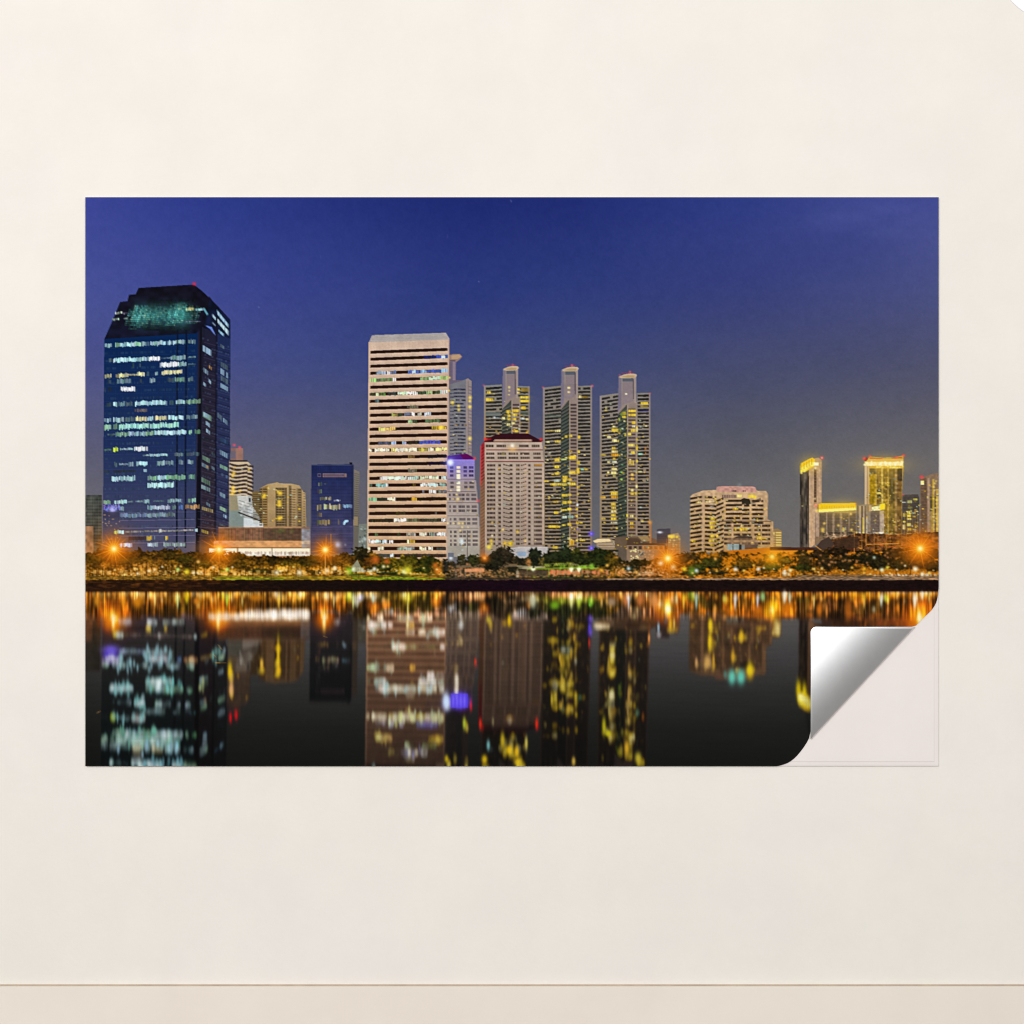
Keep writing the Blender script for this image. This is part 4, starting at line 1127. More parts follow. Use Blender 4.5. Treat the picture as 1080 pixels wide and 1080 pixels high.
for (p0, sd_) in ((zr.p([(86, 170), (235, 90), (235, 400), (205, 420), (190, 680), (86, 680)]), 61), (zr.p([(190, 450), (468, 440), (468, 610), (190, 640)]), 62), (zr.p([(470, 440), (652, 440), (652, 610), (470, 610)]), 63), (zr.p([(893, 200), (1020, 186), (1020, 610), (893, 610)]), 64), (zr.p([(770, 330), (888, 330), (888, 610), (770, 610)]), 65)):
    mottle(p0, .10, 1.7, 2.0, sd_)
for (x, y, r) in ((855, 490, 9), (890, 536, 11), (932, 492, 14)):
    glow(x, y, r * .7, (236, 196, 80), .30, .1, rx=r)
for (p0, sd_) in ((hp, 66), ([(507, 460), (574, 460), (573, 590), (506, 590)], 67), ([(572, 405), (625, 405), (625, 590), (572, 590)], 68), ([(632, 412), (687, 412), (687, 590), (632, 590)], 69), ([(474, 400), (498, 400), (498, 480), (474, 480)], 70), (zc.p([(75, 80), (230, 80), (310, 560), (310, 614), (75, 614)]), 72), (zc.p([(228, 310), (592, 310), (592, 610), (228, 610)]), 73), ([(471, 486), (507, 486), (507, 590), (471, 590)], 74)):
    mottle(p0, .03, 1.3, 1.3, sd_)
    mottle(p0, .05, 7, 9, sd_ + 40)

for (x0, x1, y0, y1, n, dens) in ((574, 591, 470, 580, 26, 1), (592, 609, 470, 580, 44, 1), (610, 623, 470, 580, 18, 1), (634, 651, 430, 582, 30, 1), (652, 671, 440, 582, 46, 1), (672, 685, 440, 582, 22, 1),
                                  (512, 529, 412, 458, 7, 1), (531, 548, 430, 458, 14, 1), (546, 558, 410, 456, 10, 1), (514, 570, 492, 574, 20, 1), (476, 496, 410, 478, 8, 1), (474, 504, 500, 580, 10, 1),
                                  (728, 760, 522, 578, 26, 1), (760, 810, 530, 578, 34, 1), (880, 906, 545, 562, 12, 1), (912, 950, 498, 562, 46, 1), (954, 970, 528, 564, 22, 1), (972, 990, 505, 564, 22, 1),
                                  (275, 322, 514, 552, 18, 1), (243, 264, 490, 522, 7, 1), (268, 278, 520, 545, 6, 1)):
    for _ in range(int(n * 1.7)):
        x, y = rng.uniform(x0, x1), rng.uniform(y0, y1)
        cc = np.array(((255, 214, 70), (255, 236, 150), (236, 180, 60), (200, 220, 190))[int(rng.integers(0, 4))]) * rng.uniform(.5, 1.0)
        rect(x, y, x + rng.uniform(.9, 2.2), y + rng.uniform(.9, 1.6), cc, a=.85, lit=.6)
for (x, y, r, rx) in ((855, 490, 10, 12), (890, 536, 8, 24), (932, 490, 9, 26), (934, 537, 6, 10)):
    glow(x, y, r, (255, 206, 60), .28, .1, rx=rx)

# ---- building behind the trees on the right, lit orange by the street lamps ----------
RB = pid('printed_long_building', 'long low building with an orange lamp lit wall behind the park trees')
fill([(764, 581), (812, 577.5), (866, 577.8), (872, 570), (905, 563), (950, 564), (990, 561), (990, 612), (730, 612), (764, 590)], vgrad(575, (196, 112, 26), 605, (206, 116, 10)), id=RB)
fill([(868, 571), (905, 562.5), (950, 564), (990, 561), (990, 582), (866, 582)], (92, 56, 28), id=RB)
mottle([(868, 561), (990, 561), (990, 583), (868, 583)], .5, 4, 3, 77)
mottle([(868, 561), (990, 561), (990, 583), (868, 583)], .4, 1.2, 1.2, 78)
glow(968, 575, 12, (230, 136, 40), .55, .2, rx=24)
fill([(812, 577), (866, 577.4), (903, 577), (903, 580.5), (812, 580.5)], (74, 40, 26))
fill([(858, 580), (866, 570), (874, 566), (880, 574), (872, 582)], (70, 54, 46))
for k in range(60):
    x, y = rng.uniform(905, 988), rng.uniform(564, 582)
    rect(x, y, x + rng.uniform(1, 5), y + rng.uniform(.6, 1.6), (rng.uniform(150, 245), rng.uniform(90, 150), rng.uniform(20, 60)), a=.6, lit=.2)
for k in range(14):
    x = rng.uniform(905, 985)
    rect(x, 563, x + .7, 583, (210, 130, 40), a=.45)
for (x0, y0, x1, y1) in ((901, 560, 901, 583), (913.5, 563, 913.5, 576), (914, 574.2, 948, 573.2), (859, 575, 868, 581.5), (904, 577, 912, 580.5)):
    line(x0, y0, x1, y1, .9, (236, 150, 52), a=.85, lit=.3)
for k in range(9):
    rect(816 + k * 5.6, 582.5, 819.5 + k * 5.6, 586.5, (238, 158, 34), a=.7, lit=.35)
rect(812, 581, 866, 582.2, (240, 160, 40), a=.6, lit=.3)
fill([(880, 570), (895, 566), (905, 566), (905, 578), (880, 578)], (60, 42, 30), a=.8)

# ---- park trees along the shore -------------------------------------------------------
TR = pid('printed_park_trees', 'band of park trees glowing amber under street lamps along the far shore')
ctl = [  # x, canopy top, dark, mid, bright, chance of light
    (90, 581, (42, 30, 8), (136, 86, 14), (232, 160, 60), 1.0),
    (150, 581, (38, 26, 8), (128, 82, 16), (225, 150, 60), 1.0),
    (205, 581, (34, 26, 6), (110, 74, 12), (214, 140, 50), 1.0),
    (240, 585, (48, 34, 6), (146, 96, 14), (240, 176, 70), 1.0),
    (300, 587.5, (48, 32, 6), (160, 104, 14), (250, 190, 80), 1.1),
    (345, 586, (44, 30, 6), (150, 92, 14), (245, 170, 60), 1.1),
    (385, 582, (40, 32, 8), (118, 80, 14), (214, 130, 40), .9),
    (420, 587.5, (30, 32, 6), (98, 84, 12), (196, 160, 40), .8),
    (462, 589, (32, 30, 8), (100, 78, 14), (214, 120, 40), .8),
    (480, 593, (34, 30, 22), (70, 58, 40), (190, 124, 80), .6),
    (512, 587, (24, 24, 14), (56, 48, 28), (170, 110, 60), .5),
    (530, 576, (26, 26, 16), (54, 48, 30), (120, 90, 50), .35),
    (550, 590, (28, 26, 16), (60, 50, 30), (180, 110, 60), .5),
    (578, 584, (22, 28, 12), (44, 50, 20), (130, 110, 40), .4),
    (600, 581, (24, 30, 12), (48, 54, 18), (140, 120, 40), .4),
    (625, 580, (22, 26, 8), (60, 54, 14), (150, 106, 30), .4),
    (648, 583, (24, 24, 6), (88, 62, 10), (190, 120, 40), .6),
    (660, 592, (30, 28, 12), (96, 66, 26), (226, 150, 90), .9),
    (690, 590, (34, 26, 12), (120, 76, 30), (240, 166, 96), 1.0),
    (712, 588, (40, 32, 12), (120, 76, 16), (226, 140, 50), .9),
    (728, 583, (34, 28, 8), (112, 70, 12), (204, 120, 20), .7),
    (770, 581, (34, 26, 6), (176, 102, 8), (226, 132, 14), .9),
    (835, 583, (38, 28, 6), (150, 88, 10), (232, 136, 20), .9),
    (870, 581, (34, 24, 8), (88, 54, 12), (206, 116, 22), .8),
    (905, 584, (30, 24, 8), (72, 48, 12), (196, 110, 20), .7),
    (950, 580, (36, 26, 8), (90, 54, 12), (206, 112, 20), .7),
    (990, 582, (40, 26, 8), (100, 58, 12), (214, 116, 20), .7)]
cx_ = [c[0] for c in ctl]
i0, j0, i1, j1 = box(PX0, 570, PX0 + PW, 613)
X, Y = grid(i0, j0, i1, j1)
w_, h_ = i1 - i0, j1 - j0
top = np.interp(X[0], cx_, [c[1] for c in ctl])[None, :]
clump = vnoise(w_, h_, 9 * S, 5.0 * S, 51) * .65 + vnoise(w_, h_, 4 * S, 2.6 * S, 52) * .35
leaf = vnoise(w_, h_, 1.5 * S, 1.2 * S, 53)
leaf2 = vnoise(w_, h_, .8 * S, .8 * S, 54)
ragg = (vnoise(w_, h_, 7 * S, 60 * S, 55) - .5) * 7 + (vnoise(w_, h_, 1.6 * S, 1.6 * S, 56) - .5) * 3.5
m = Y > top + ragg
pal = [np.stack([np.interp(X[0], cx_, [c[q][ch] for c in ctl]) for ch in range(3)], -1)[None].astype(np.float32) for q in (2, 3, 4)]
chance = np.interp(X[0], cx_, [c[5] for c in ctl])[None, :]
low = np.clip((Y - 590) / 15, 0, 1)
t = clump * .9 + (leaf - .5) * .62 + (leaf2 - .5) * .42 + low * .24 - .17
t = t[..., None].astype(np.float32)
c = np.where(t < .5, pal[0] + (pal[1] - pal[0]) * np.clip((t - .12) / .38, 0, 1), pal[1] + (pal[2] - pal[1]) * np.clip((t - .5) / .34, 0, 1))
holes = (vnoise(w_, h_, 3.0 * S, 2.2 * S, 57) > .70) & (Y < top + 9) & (X > 760)
m &= ~holes
v = IMG[j0:j1, i0:i1]
v[m] = c[m]
LIT[j0:j1, i0:i1][m] = (c * np.clip((t - .62) * 2.2, 0, .8))[m]
IDM[j0:j1, i0:i1][m] = TR
BLD[j0:j1, i0:i1][m] = 1


def blob(x, y, rx, ry, col, seed, under=-.12):
    """One darker tree crown with a ragged leafy outline."""
    i0, j0, i1, j1 = box(x - rx * 1.6, y - ry * 1.6, x + rx * 1.6, min(612, y + ry * 1.6))
    if i1 <= i0 or j1 <= j0:
        return
    X, Y = grid(i0, j0, i1, j1)
    n = vnoise(i1 - i0, j1 - j0, 2.4 * S, 1.6 * S, seed) - .5
    n2 = vnoise(i1 - i0, j1 - j0, .9 * S, .75 * S, seed + 1) - .5
    d = ((X - x) / rx) ** 2 + ((Y - y) / ry) ** 2 + n * 1.5 + n2 * 1.0
    m = d < 1
    f = (1 + n2 * 1.1 + n * 1.0 - np.clip((y - Y) / ry, -1, 1) * under)[..., None]
    cc = np.array(col, np.float32) * f
    IMG[j0:j1, i0:i1][m] = cc[m]
    LIT[j0:j1, i0:i1][m] *= .15
    IDM[j0:j1, i0:i1][m] = TR
    BLD[j0:j1, i0:i1][m] = 1


# golden gaps and lawns under the crowns
for (x0, x1, y0, y1, c, n) in ((90, 220, 601, 608, (246, 196, 110), 95), (238, 375, 600, 608, (250, 206, 116), 120), (150, 330, 592, 599, (236, 166, 60), 45), (375, 470, 599, 607, (246, 200, 84), 110), (470, 545, 600, 607, (226, 160, 90), 40), (545, 640, 603, 608, (240, 170, 90), 40),
                               (640, 715, 592, 607, (246, 184, 120), 120), (560, 640, 600, 607, (224, 136, 80), 60), (715, 840, 598, 608, (240, 160, 60), 70), (840, 990, 599, 606, (246, 170, 40), 130),
                               (468, 512, 597, 606, (214, 150, 96), 40), (840, 990, 584, 596, (226, 140, 70), 50), (735, 770, 590, 600, (226, 150, 30), 40), (90, 240, 584, 596, (214, 140, 40), 60)):
    for _ in range(n):
        x, y = rng.uniform(x0, x1), rng.uniform(y0, y1)
        rect(x, y, x + rng.uniform(.7, 2.4), y + rng.uniform(.6, 1.9), np.array(c) * rng.uniform(.6, 1.02), a=.8, lit=.75)
rect(878, 600.5, 990, 606.5, (196, 120, 20), a=.45, lit=.4)
fill([(548, 601), (640, 600.5), (640, 607.5), (548, 607.5)], (96, 62, 40), a=.5)
for k in range(46):
    x = rng.uniform(578, 640)
    rect(x, 600.5 + rng.uniform(0, 3), x + rng.uniform(1, 4), 604 + rng.uniform(0, 3), (214 + rng.uniform(-40, 20), 124, 76), a=.75, lit=.5)
# long pergola roofs in the middle
fill([(481, 596.2), (545, 594.5), (545, 597.6), (481, 599)], (112, 92, 66), a=.85)
fill([(490, 600), (511, 599), (511, 603), (490, 603.5)], (226, 150, 98), a=.8, lit=.5)
line(545, 597, 575, 598.5, 1.6, (170, 160, 120), a=.7)
for k in range(40):
    x = 574 + k * 1.72
    line(x, 597.6 - math.sin(k / 40 * math.pi) * 1.0, x + 1.4, 594.6 - math.sin(k / 40 * math.pi) * 1.2, .85, (176, 196, 66) if k < 16 else (196, 186, 110), a=.85, lit=.4)
fill([(556, 599.4), (630, 597), (632, 599.6), (556, 601)], (118, 138, 36), a=.85, lit=.5)
fill([(545, 599), (565, 597.2), (575, 597.6), (556, 600.6)], (196, 186, 150), a=.7, lit=.5)
for k in range(18):
    glow(rng.uniform(590, 628), rng.uniform(596.5, 600), 1.3, (140, 190, 50), .7, .6)
for x in (562.3, 602.6, 610.6):
    fill([(x - 2.6, 599.2), (x + 2.6, 599.2), (x, 604)], (244, 244, 190), a=.9, lit=1)
    glow(x, 600.4, 2.2, (246, 250, 200), .9, 1)
for x in (546, 556, 579, 584, 595.5, 607, 614, 620):
    rect(x - .5, 600, x + .5, 608.5, (150, 130, 84) if x != 579 else (150, 180, 60), a=.8, lit=.2)
rect(544.4, 602, 547.5, 609.5, (150, 136, 112), a=.8)
glow(563.5, 609, 1.8, (180, 180, 40), .8, .6)
fill([(549, 602), (577, 601.5), (577, 608.5), (549, 608.5)], (62, 58, 46), a=.6)
for k in range(8):
    x = 470 + k * 5.2
    rect(x, 601, x + .6, 609.5, (176, 160, 140), a=.6)
# rows of round topped trees on the left shore
sd = 900
for k in range(25):
    x = 94 + k * 12.2 + rng.uniform(-3, 3)
    sd += 3
    f = rng.uniform(.42, 1.15)
    blob(x, (588 if x < 240 else 592) + rng.uniform(-2, 2.5), rng.uniform(7, 10), rng.uniform(3.6, 5.6), np.array((116, 76, 14)) * f + np.array((0, rng.uniform(-4, 10), 0)), sd, .38)
    line(x, 592, x + rng.uniform(-.5, .5), 608, .8, (44, 28, 10), a=.75)
# crowns, palms
sd = 300
for (x, y, rx, ry, col) in ((530, 586, 13, 9, (40, 34, 22)), (520, 594, 12, 7, (30, 28, 16)), (500, 591, 7, 6, (40, 42, 18)), (487, 590, 5, 5, (50, 46, 24)), (564, 585, 6.5, 7.5, (30, 34, 22)), (564, 592, 4, 6, (24, 28, 16)),
                            (583, 588, 9, 7, (32, 36, 14)), (596, 585, 7.5, 9, (28, 36, 16)), (612, 590, 9, 6, (38, 44, 16)), (632, 587, 13, 8.5, (28, 34, 12)), (645, 591, 9, 7, (66, 52, 12)), (628, 593, 12, 5, (34, 40, 12)),
                            (675, 593, 13, 3.6, (34, 30, 10)), (664, 600, 7, 3, (32, 40, 26)), (724, 588, 12, 5, (42, 34, 14)), (748, 594, 15, 5.5, (44, 44, 12)), (735, 599, 10, 4, (50, 56, 14)), (712, 594, 7, 4.5, (58, 40, 10)),
                            (783, 596, 12, 5.5, (78, 56, 12)), (815, 598, 11, 5, (52, 54, 14)), (829, 591, 8, 4, (84, 66, 14)), (757, 604, 11, 3, (48, 40, 16)), (728, 604.5, 12, 2.2, (40, 40, 18)), (848, 590, 9, 9, (50, 38, 12)), (862, 585, 8, 5, (40, 28, 12)),
                            (873, 592, 10, 8, (46, 34, 12)), (885, 582, 11, 5, (34, 24, 10)), (893, 595, 9, 8, (40, 32, 10)), (912, 588, 12, 7, (34, 28, 10)), (928, 593, 12, 7, (38, 32, 12)), (945, 584, 14, 6, (52, 34, 12)), (952, 595, 12, 6, (40, 34, 12)),
                            (972, 591, 12, 6, (60, 38, 12)), (984, 598, 8, 5, (40, 30, 10)), (985, 584, 6, 6, (44, 28, 10)), (960, 588, 8, 5, (64, 40, 12)), (845, 599, 10, 4, (46, 46, 12)),
                            (328, 591, 9, 6, (58, 46, 10)), (380, 584, 9, 7, (46, 38, 14)), (392, 592, 9, 5, (96, 56, 12)), (405, 598, 10, 4, (54, 56, 16)), (432, 592, 12, 5, (70, 62, 12)), (452, 593, 11, 6, (40, 42, 10)), (446, 601, 9, 3.5, (44, 50, 10)), (470, 597, 4, 9, (34, 32, 24)),
                            (284, 603, 12, 2.4, (52, 40, 12)), (196, 590, 9, 4.5, (70, 58, 10)), (178, 586, 8, 4, (82, 60, 12)), (216, 595, 8, 4, (78, 60, 10)), (140, 584, 9, 3.5, (98, 58, 12)), (250, 596, 9, 4, (70, 52, 8)), (272, 602, 10, 2.5, (46, 46, 16)), (100, 590, 10, 5, (74, 54, 8)),
                            (330, 603, 8, 2, (60, 44, 10)), (405, 605, 8, 1.8, (40, 44, 20)), (420, 606, 9, 1.6, (30, 50, 14))):
    sd += 3
    blob(x, y, rx, ry, col, sd)
for (x, y) in ((564, 581), (596, 580), (583, 584)):
    for k in range(13):
        a = math.pi * (k / 12)
        line(x, y + 3, x + math.cos(a) * 6, y + 3 - math.sin(a) * 4.5 + abs(math.cos(a)) * 3, .7, (38, 44, 24), a=.8)
for x in (858, 873, 893, 912, 928, 945, 960, 978, 848):
    line(x, 590, x + .3, 611, .9, (28, 20, 12), a=.9)
for x in (150, 176, 206, 262, 318, 436, 452):
    line(x, 594, x, 608, .8, (40, 28, 12), a=.7)
for k in range(26):
    glow(rng.uniform(842, 955), rng.uniform(583, 597), 1.1, (226, 150, 90), .7, .4)

# the crowns go soft in the long exposure
i0, j0, i1, j1 = box(PX0, 574, PX0 + PW, 611)
mt = (IDM[j0:j1, i0:i1] == TR)[..., None]
sm = IMG[j0:j1, i0:i1]
bl = blur1(blur1(sm, .45 * S, 0), .45 * S, 1)
mean = blur1(blur1(sm, 4.0 * S, 0), 5.0 * S, 1)
bl = np.clip(mean * 1.06 + 1.12 * (bl - mean), 4, 255)
Xt, Yt = grid(i0, j0, i1, j1)
bl *= (1 - .22 * np.clip((598 - Yt) / 8, 0, 1) * np.clip((400 - Xt) / 20, 0, 1))[..., None]
sm[:] = np.where(mt, bl, sm)
for k in range(34):                       # trunks and lamp lit gaps between them
    x = 94 + k * 8.6 + rng.uniform(-3, 3)
    line(x, 597, x + rng.uniform(-.8, .8), 608, .7, (40, 26, 10), a=.6)
    x += rng.uniform(2, 6)
    rect(x, 601 + rng.uniform(0, 2), x + rng.uniform(1.5, 4.5), 605 + rng.uniform(0, 2), (250, 206, 112), a=.45, lit=.4)
for (x, y, r, rx, f_) in ((120, 584, 10, 24, .30), (231, 585, 9, 22, .30), (343, 586, 8, 18, .28), (704, 594, 9, 20, .32), (970, 584, 10, 24, .34), (814, 590, 8, 18, .28), (290, 603, 4, 50, .12), (160, 604, 4, 60, .12), (790, 590, 7, 40, .10), (930, 603, 4, 50, .14)):
    glow(x, y, r, (240, 146, 22), f_, .15, rx=rx)
for k in range(70):
    glow(rng.uniform(92, 470) if k < 42 else rng.uniform(640, 988), rng.uniform(596, 607), rng.uniform(.8, 1.7), ((255, 216, 120), (255, 190, 70), (255, 236, 190))[k % 3], .9, .7)
# lawn and path at the water's edge
fill([(90, 607.5), (230, 607), (470, 606), (470, 611.5), (90, 611.5)], (110, 84, 26), a=.65)
fill([(230, 608), (375, 608), (375, 611.6), (230, 611.6)], (148, 124, 26), a=.75)
fill([(372, 608.2), (440, 608.6), (466, 609.8), (470, 611), (372, 611.5)], (112, 140, 22), a=.85, lit=.2)
fill([(225, 608.5), (300, 609), (300, 611.6), (225, 611.6)], (120, 140, 30), a=.5)
fill([(370, 604.6), (385, 604.6), (385, 606.6), (370, 606.6)], (48, 82, 14), a=.8)
fill([(640, 609.6), (990, 608.6), (990, 612.4), (640, 612.2)], (150, 122, 98), a=.8)
fill([(840, 606.4), (990, 606.4), (990, 609.6), (840, 609)], (130, 104, 76), a=.8)
fill([(470, 609.2), (640, 608.6), (640, 611.4), (470, 611.4)], (58, 46, 36), a=.8)
mottle([(90, 606), (990, 606), (990, 612), (90, 612)], .35, 3, 1.0, 71)
for k in range(60):
    x = rng.uniform(92, 470)
    rect(x, 606.5, x + .5, 611.5, (60, 40, 14), a=.4)
for k in range(40):
    x = rng.uniform(918, 988)
    rect(x, 604.5 + rng.uniform(0, 3), x + rng.uniform(.8, 2.5), 607.6, (226, 214, 190), a=.55, lit=.4)
for k in range(14):
    x = rng.uniform(376, 400)
    rect(x, 598.5 + rng.uniform(0, 6), x + rng.uniform(1, 3), 603.5, (205, 214, 200), a=.5, lit=.5)
fill([(371, 598), (377, 590), (380, 597), (384, 603), (371, 603)], (180, 196, 180), a=.6, lit=.5)
line(349, 563, 349.5, 596, .7, (214, 140, 40), a=.7)
line(343.2, 580, 343.2, 602, .8, (240, 170, 70), a=.8, lit=.3)

# ---- lamps ------------------------------------------------------------------------------
LAMP = {}
for q, (x, y, r, n, lab) in enumerate(((120.2, 578.9, 15, 18, 'orange star shaped lamp flare below the blue glass tower'), (231, 579.6, 13.5, 18, 'orange star shaped lamp flare at the left end of the white lit strip'),
                                       (343.1, 579.9, 11, 14, 'orange star shaped lamp flare at the foot of the navy office block'), (704.4, 588.9, 14.5, 18, 'orange star shaped lamp flare left of the broad beige block'),
                                       (970.6, 578.6, 15, 16, 'orange star shaped lamp flare near the right edge below the brown tower'))):
    star(x, y, r, n, pid('printed_lamp_flare', lab), ang=.15 * q)
glow(814.4, 587.2, 9, (255, 170, 20), .8, .6)
glow(814.4, 587.2, 2.6, (255, 225, 110), 1, 1)
glow(511.2, 588.6, 4.6, (236, 120, 20), .85, .7)
glow(511.2, 588.6, 1.6, (255, 180, 90), .95, .9)
glow(755, 585, 4, (244, 150, 20), .5, .3)
for (x, y, r, c) in ((187.6, 600.7, 2.0, (200, 245, 130)), (197, 603, 3.0, (236, 214, 40)), (239.7, 600.7, 2.0, (190, 240, 110)), (236, 604, 3, (120, 160, 20)), (294, 600, 1.7, (255, 226, 70)), (372.7, 600.4, 2.0, (240, 255, 200)), (368, 602, 4, (150, 200, 40)),
                     (734.5, 601.8, 2.1, (225, 245, 240)), (730, 603, 4, (110, 150, 40)), (775.8, 600.4, 2.2, (235, 238, 240)), (799.8, 600.1, 2.0, (225, 235, 245)), (721.7, 600.2, 2.0, (240, 220, 40)), (784.5, 601.8, 1.5, (255, 214, 90)), (827.6, 604.8, 2.4, (250, 246, 225)), (827.6, 602, 1.3, (250, 246, 225)),
                     (833.5, 601.4, 1.9, (220, 235, 190)), (858.7, 600.1, 1.6, (255, 225, 120)), (911.6, 599.8, 2.0, (255, 190, 40)), (930.1, 601, 2.2, (235, 250, 215)), (965.4, 600.1, 2.6, (245, 252, 235)), (972.8, 605.7, 2.2, (255, 248, 215)), (936, 598.5, 1.8, (220, 220, 70)), (980, 604.5, 1.8, (255, 205, 90)), (663, 599.7, 1.9, (215, 228, 235)),
                     (634.5, 601.4, 2.2, (250, 180, 50)), (624, 597, 2.5, (140, 200, 60)), (922, 588, 1.6, (190, 210, 190)), (430, 601, 4.5, (225, 214, 50)), (426, 603, 2.5, (235, 240, 160)), (395, 600, 2, (235, 240, 235)), (163, 601, 1.7, (255, 220, 150)), (316, 604, 3, (255, 236, 190)), (292, 604, 2.6, (255, 240, 200)), (345, 602, 2.6, (255, 230, 180)), (353, 600, 2, (255, 235, 190)),
                     (209, 592.5, 2.0, (255, 190, 90)), (754.5, 589.5, 1.5, (255, 190, 90)), (822, 602, 1.6, (240, 150, 40)), (710, 598, 2.5, (250, 200, 130)), (697, 594, 2.5, (250, 214, 160)), (462, 602, 4, (226, 120, 30)), (459, 596, 3, (206, 110, 30)), (396, 590, 4, (206, 100, 30)), (408, 592, 3, (200, 96, 30))):
    glow(x, y, r, c, .92, 1.0)
line(823, 599, 823, 608.5, 1.3, (240, 140, 30), a=.8, lit=.6)
fill([(672, 603.4), (690, 603), (690, 606.5), (672, 607)], (206, 160, 120), a=.4)

# ---- embankment -----------------------------------------------------------------------------
EM = pid('printed_embankment', 'dark earth embankment along the waterline')
i0, j0, i1, j1 = box(PX0, 611.2, PX0 + PW, 624.5)
X, Y = grid(i0, j0, i1, j1)
n = vnoise(i1 - i0, j1 - j0, 5 * S, 1.4 * S, 81)
n2 = vnoise(i1 - i0, j1 - j0, 1.1 * S, 1.0 * S, 82)
cd = np.stack([np.interp(X[0], [90, 160, 250, 380, 470, 560, 640, 700, 990], q) for q in ((38, 44, 28, 22, 21, 25, 22, 24, 25), (20, 23, 14, 12, 7, 8, 12, 13, 12), (10, 9, 9, 9, 14, 20, 13, 11, 12))], -1)[None]
cc = cd * (.72 + .5 * n + .45 * (n2 - .5))[..., None]
wm = np.interp(X[0], [90, 170, 250, 300], [1, 1, .5, 0])[None]
cc = cc + (np.clip(n - .45, 0, 1) * wm * (1 - np.abs(Y - 615) / 7).clip(0, 1))[..., None] * np.array([110, 66, 14])
e = (Y + (vnoise(i1 - i0, j1 - j0, 4 * S, 100 * S, 83) - .5) * .9)
m = (e > 611.7) & (e < 623.6)
IMG[j0:j1, i0:i1][m] = cc[m]
LIT[j0:j1, i0:i1][m] = 0
IDM[j0:j1, i0:i1][m] = EM
BLD[j0:j1, i0:i1][m] = 0

# a little edge contrast, as a printed photograph has
up = IMG[: int((612 - PY0) * S)]
for c in range(3):
    lowp = blur1(blur1(up[:, :, c], 1.3 * S, 0), 1.3 * S, 1)
    up[:, :, c] += .30 * np.clip(up[:, :, c] - lowp, -40, 40)
IMG[:] = np.clip(IMG, 0, 255)

# ---- water with the mirrored skyline ------------------------------------------------------------
WA = pid('printed_water', 'dark calm lake mirroring the towers and amber lights in blurred streaks')
AX = 615.3
jw = int((623.4 - PY0) * S)
rows = np.arange(jw, RH)
yw = PY0 + (rows + .5) / S
js = np.clip(((2 * AX - yw - PY0) * S).astype(int), 0, int((612 - PY0) * S) - 1)
Rm = IMG[js].copy()
Rl = LIT[js].copy()
Rb = BLD[js].copy()
fac = np.full(len(NAMES), .80, np.float32)
for id_, f_ in ((H, 1.22), (HC, 1.1), (K, .78), (M, .52), (N, .50), (O, .54), (I_, .55), (J, .80), (Q, .80), (TR, 1.0), (RB, 1.05), (B6, .7), (KP, .8), (R1, .75)):
    fac[id_] = f_
Rf = fac[IDM[js]]
facl = np.ones(len(NAMES), np.float32)
for id_, f_ in ((B6, .45), (B4, .7), (K, .6), (M, .9), (Q, .8), (SKY, .6)):
    facl[id_] = f_
Rl *= facl[IDM[js]][..., None]
Yw = yw[:, None]
sh = np.round(-.021 * (yw - 622) * S).astype(int)
for r_ in range(len(rows)):
    if sh[r_]:
        for arr in (Rm, Rl, Rb, Rf):
            arr[r_] = np.roll(arr[r_], sh[r_], 0)
            arr[r_, sh[r_]:] = arr[r_, sh[r_] - 1]
Xw = (PX0 + (np.arange(RW) + .5) / S)[None, :]
base = np.stack([np.interp(yw, [623, 655, 690, 730, 770, 808], q) for q in ((88, 82, 62, 42, 28, 21), (84, 79, 60, 42, 28, 22), (82, 78, 60, 41, 27, 20))], -1)[:, None, :].astype(np.float32)
side = np.interp(Xw[0], [90, 110, 300, 700, 990], [.86, .92, 1, 1.03, 1.06])[None, :, None]
base = base * side


def vblur_var(a, s0, s1):
    b0 = blur1(a, s0 * S, 0)
    b1 = blur1(a, s1 * S, 0)
    t = np.clip((Yw - 624) / 170, 0, 1)
    t = t[..., None] if a.ndim == 3 else t
    return b0 * (1 - t) + b1 * t


Rm = blur1(vblur_var(Rm, 2.1, 3.4), .7 * S, 1)
Rf = blur1(blur1(Rf, 1.5 * S, 0), .5 * S, 1)
Rb = blur1(vblur_var(Rb, 1.2, 2.6), .7 * S, 1)
t = np.clip((Yw - 640) / 165, 0, 1)
Rm[..., 2] = np.minimum(Rm[..., 2], np.maximum(Rm[..., 0], Rm[..., 1]) * 1.05 + 6)
fr = (.74 - .45 * t)[..., None] * np.array([1.0, .86, .76], np.float32)
W = base * (1 - Rb[..., None]) + (Rm * fr * Rf[..., None] + 5) * Rb[..., None]
# streaks where the bright shore is mirrored
st = vnoise(RW, len(rows), 1.1 * S, 26 * S, 91) * .6 + vnoise(RW, len(rows), 2.6 * S, 14 * S, 92) * .4
near = np.clip((656 - Yw) / 14, 0, 1)
W = W * (1 + near * (st - .5) * 1.9)[..., None]
W[:] = W + (np.clip(st - .50, 0, 1) * near)[..., None] * Rm * 1.9
amber = np.interp(Xw[0], [90, 250, 470, 480, 640, 700, 990], [.55, .6, .45, .1, .15, .6, .9])[None, :] * near * np.clip(st * 1.3 - .2, 0, 1)
W[:] = W + amber[..., None] * np.array([78, 38, 4])
Lb = np.clip(blur1(vblur_var(Rl, 2.8, 3.8), 1.0 * S, 1) - 12, 0, None)
cl = .36 + 1.2 * vnoise(RW, len(rows), 5.5 * S, 10 * S, 93) * (.35 + vnoise(RW, len(rows), 2.2 * S, 40 * S, 94)) * 1.2
gain = np.interp(Yw, [624, 650, 700, 808], [1.4, 1.9, 2.4, 2.4])
Lb = Lb * (gain * cl)[..., None]
Lb = 235 * (1 - np.exp(-Lb / 235))
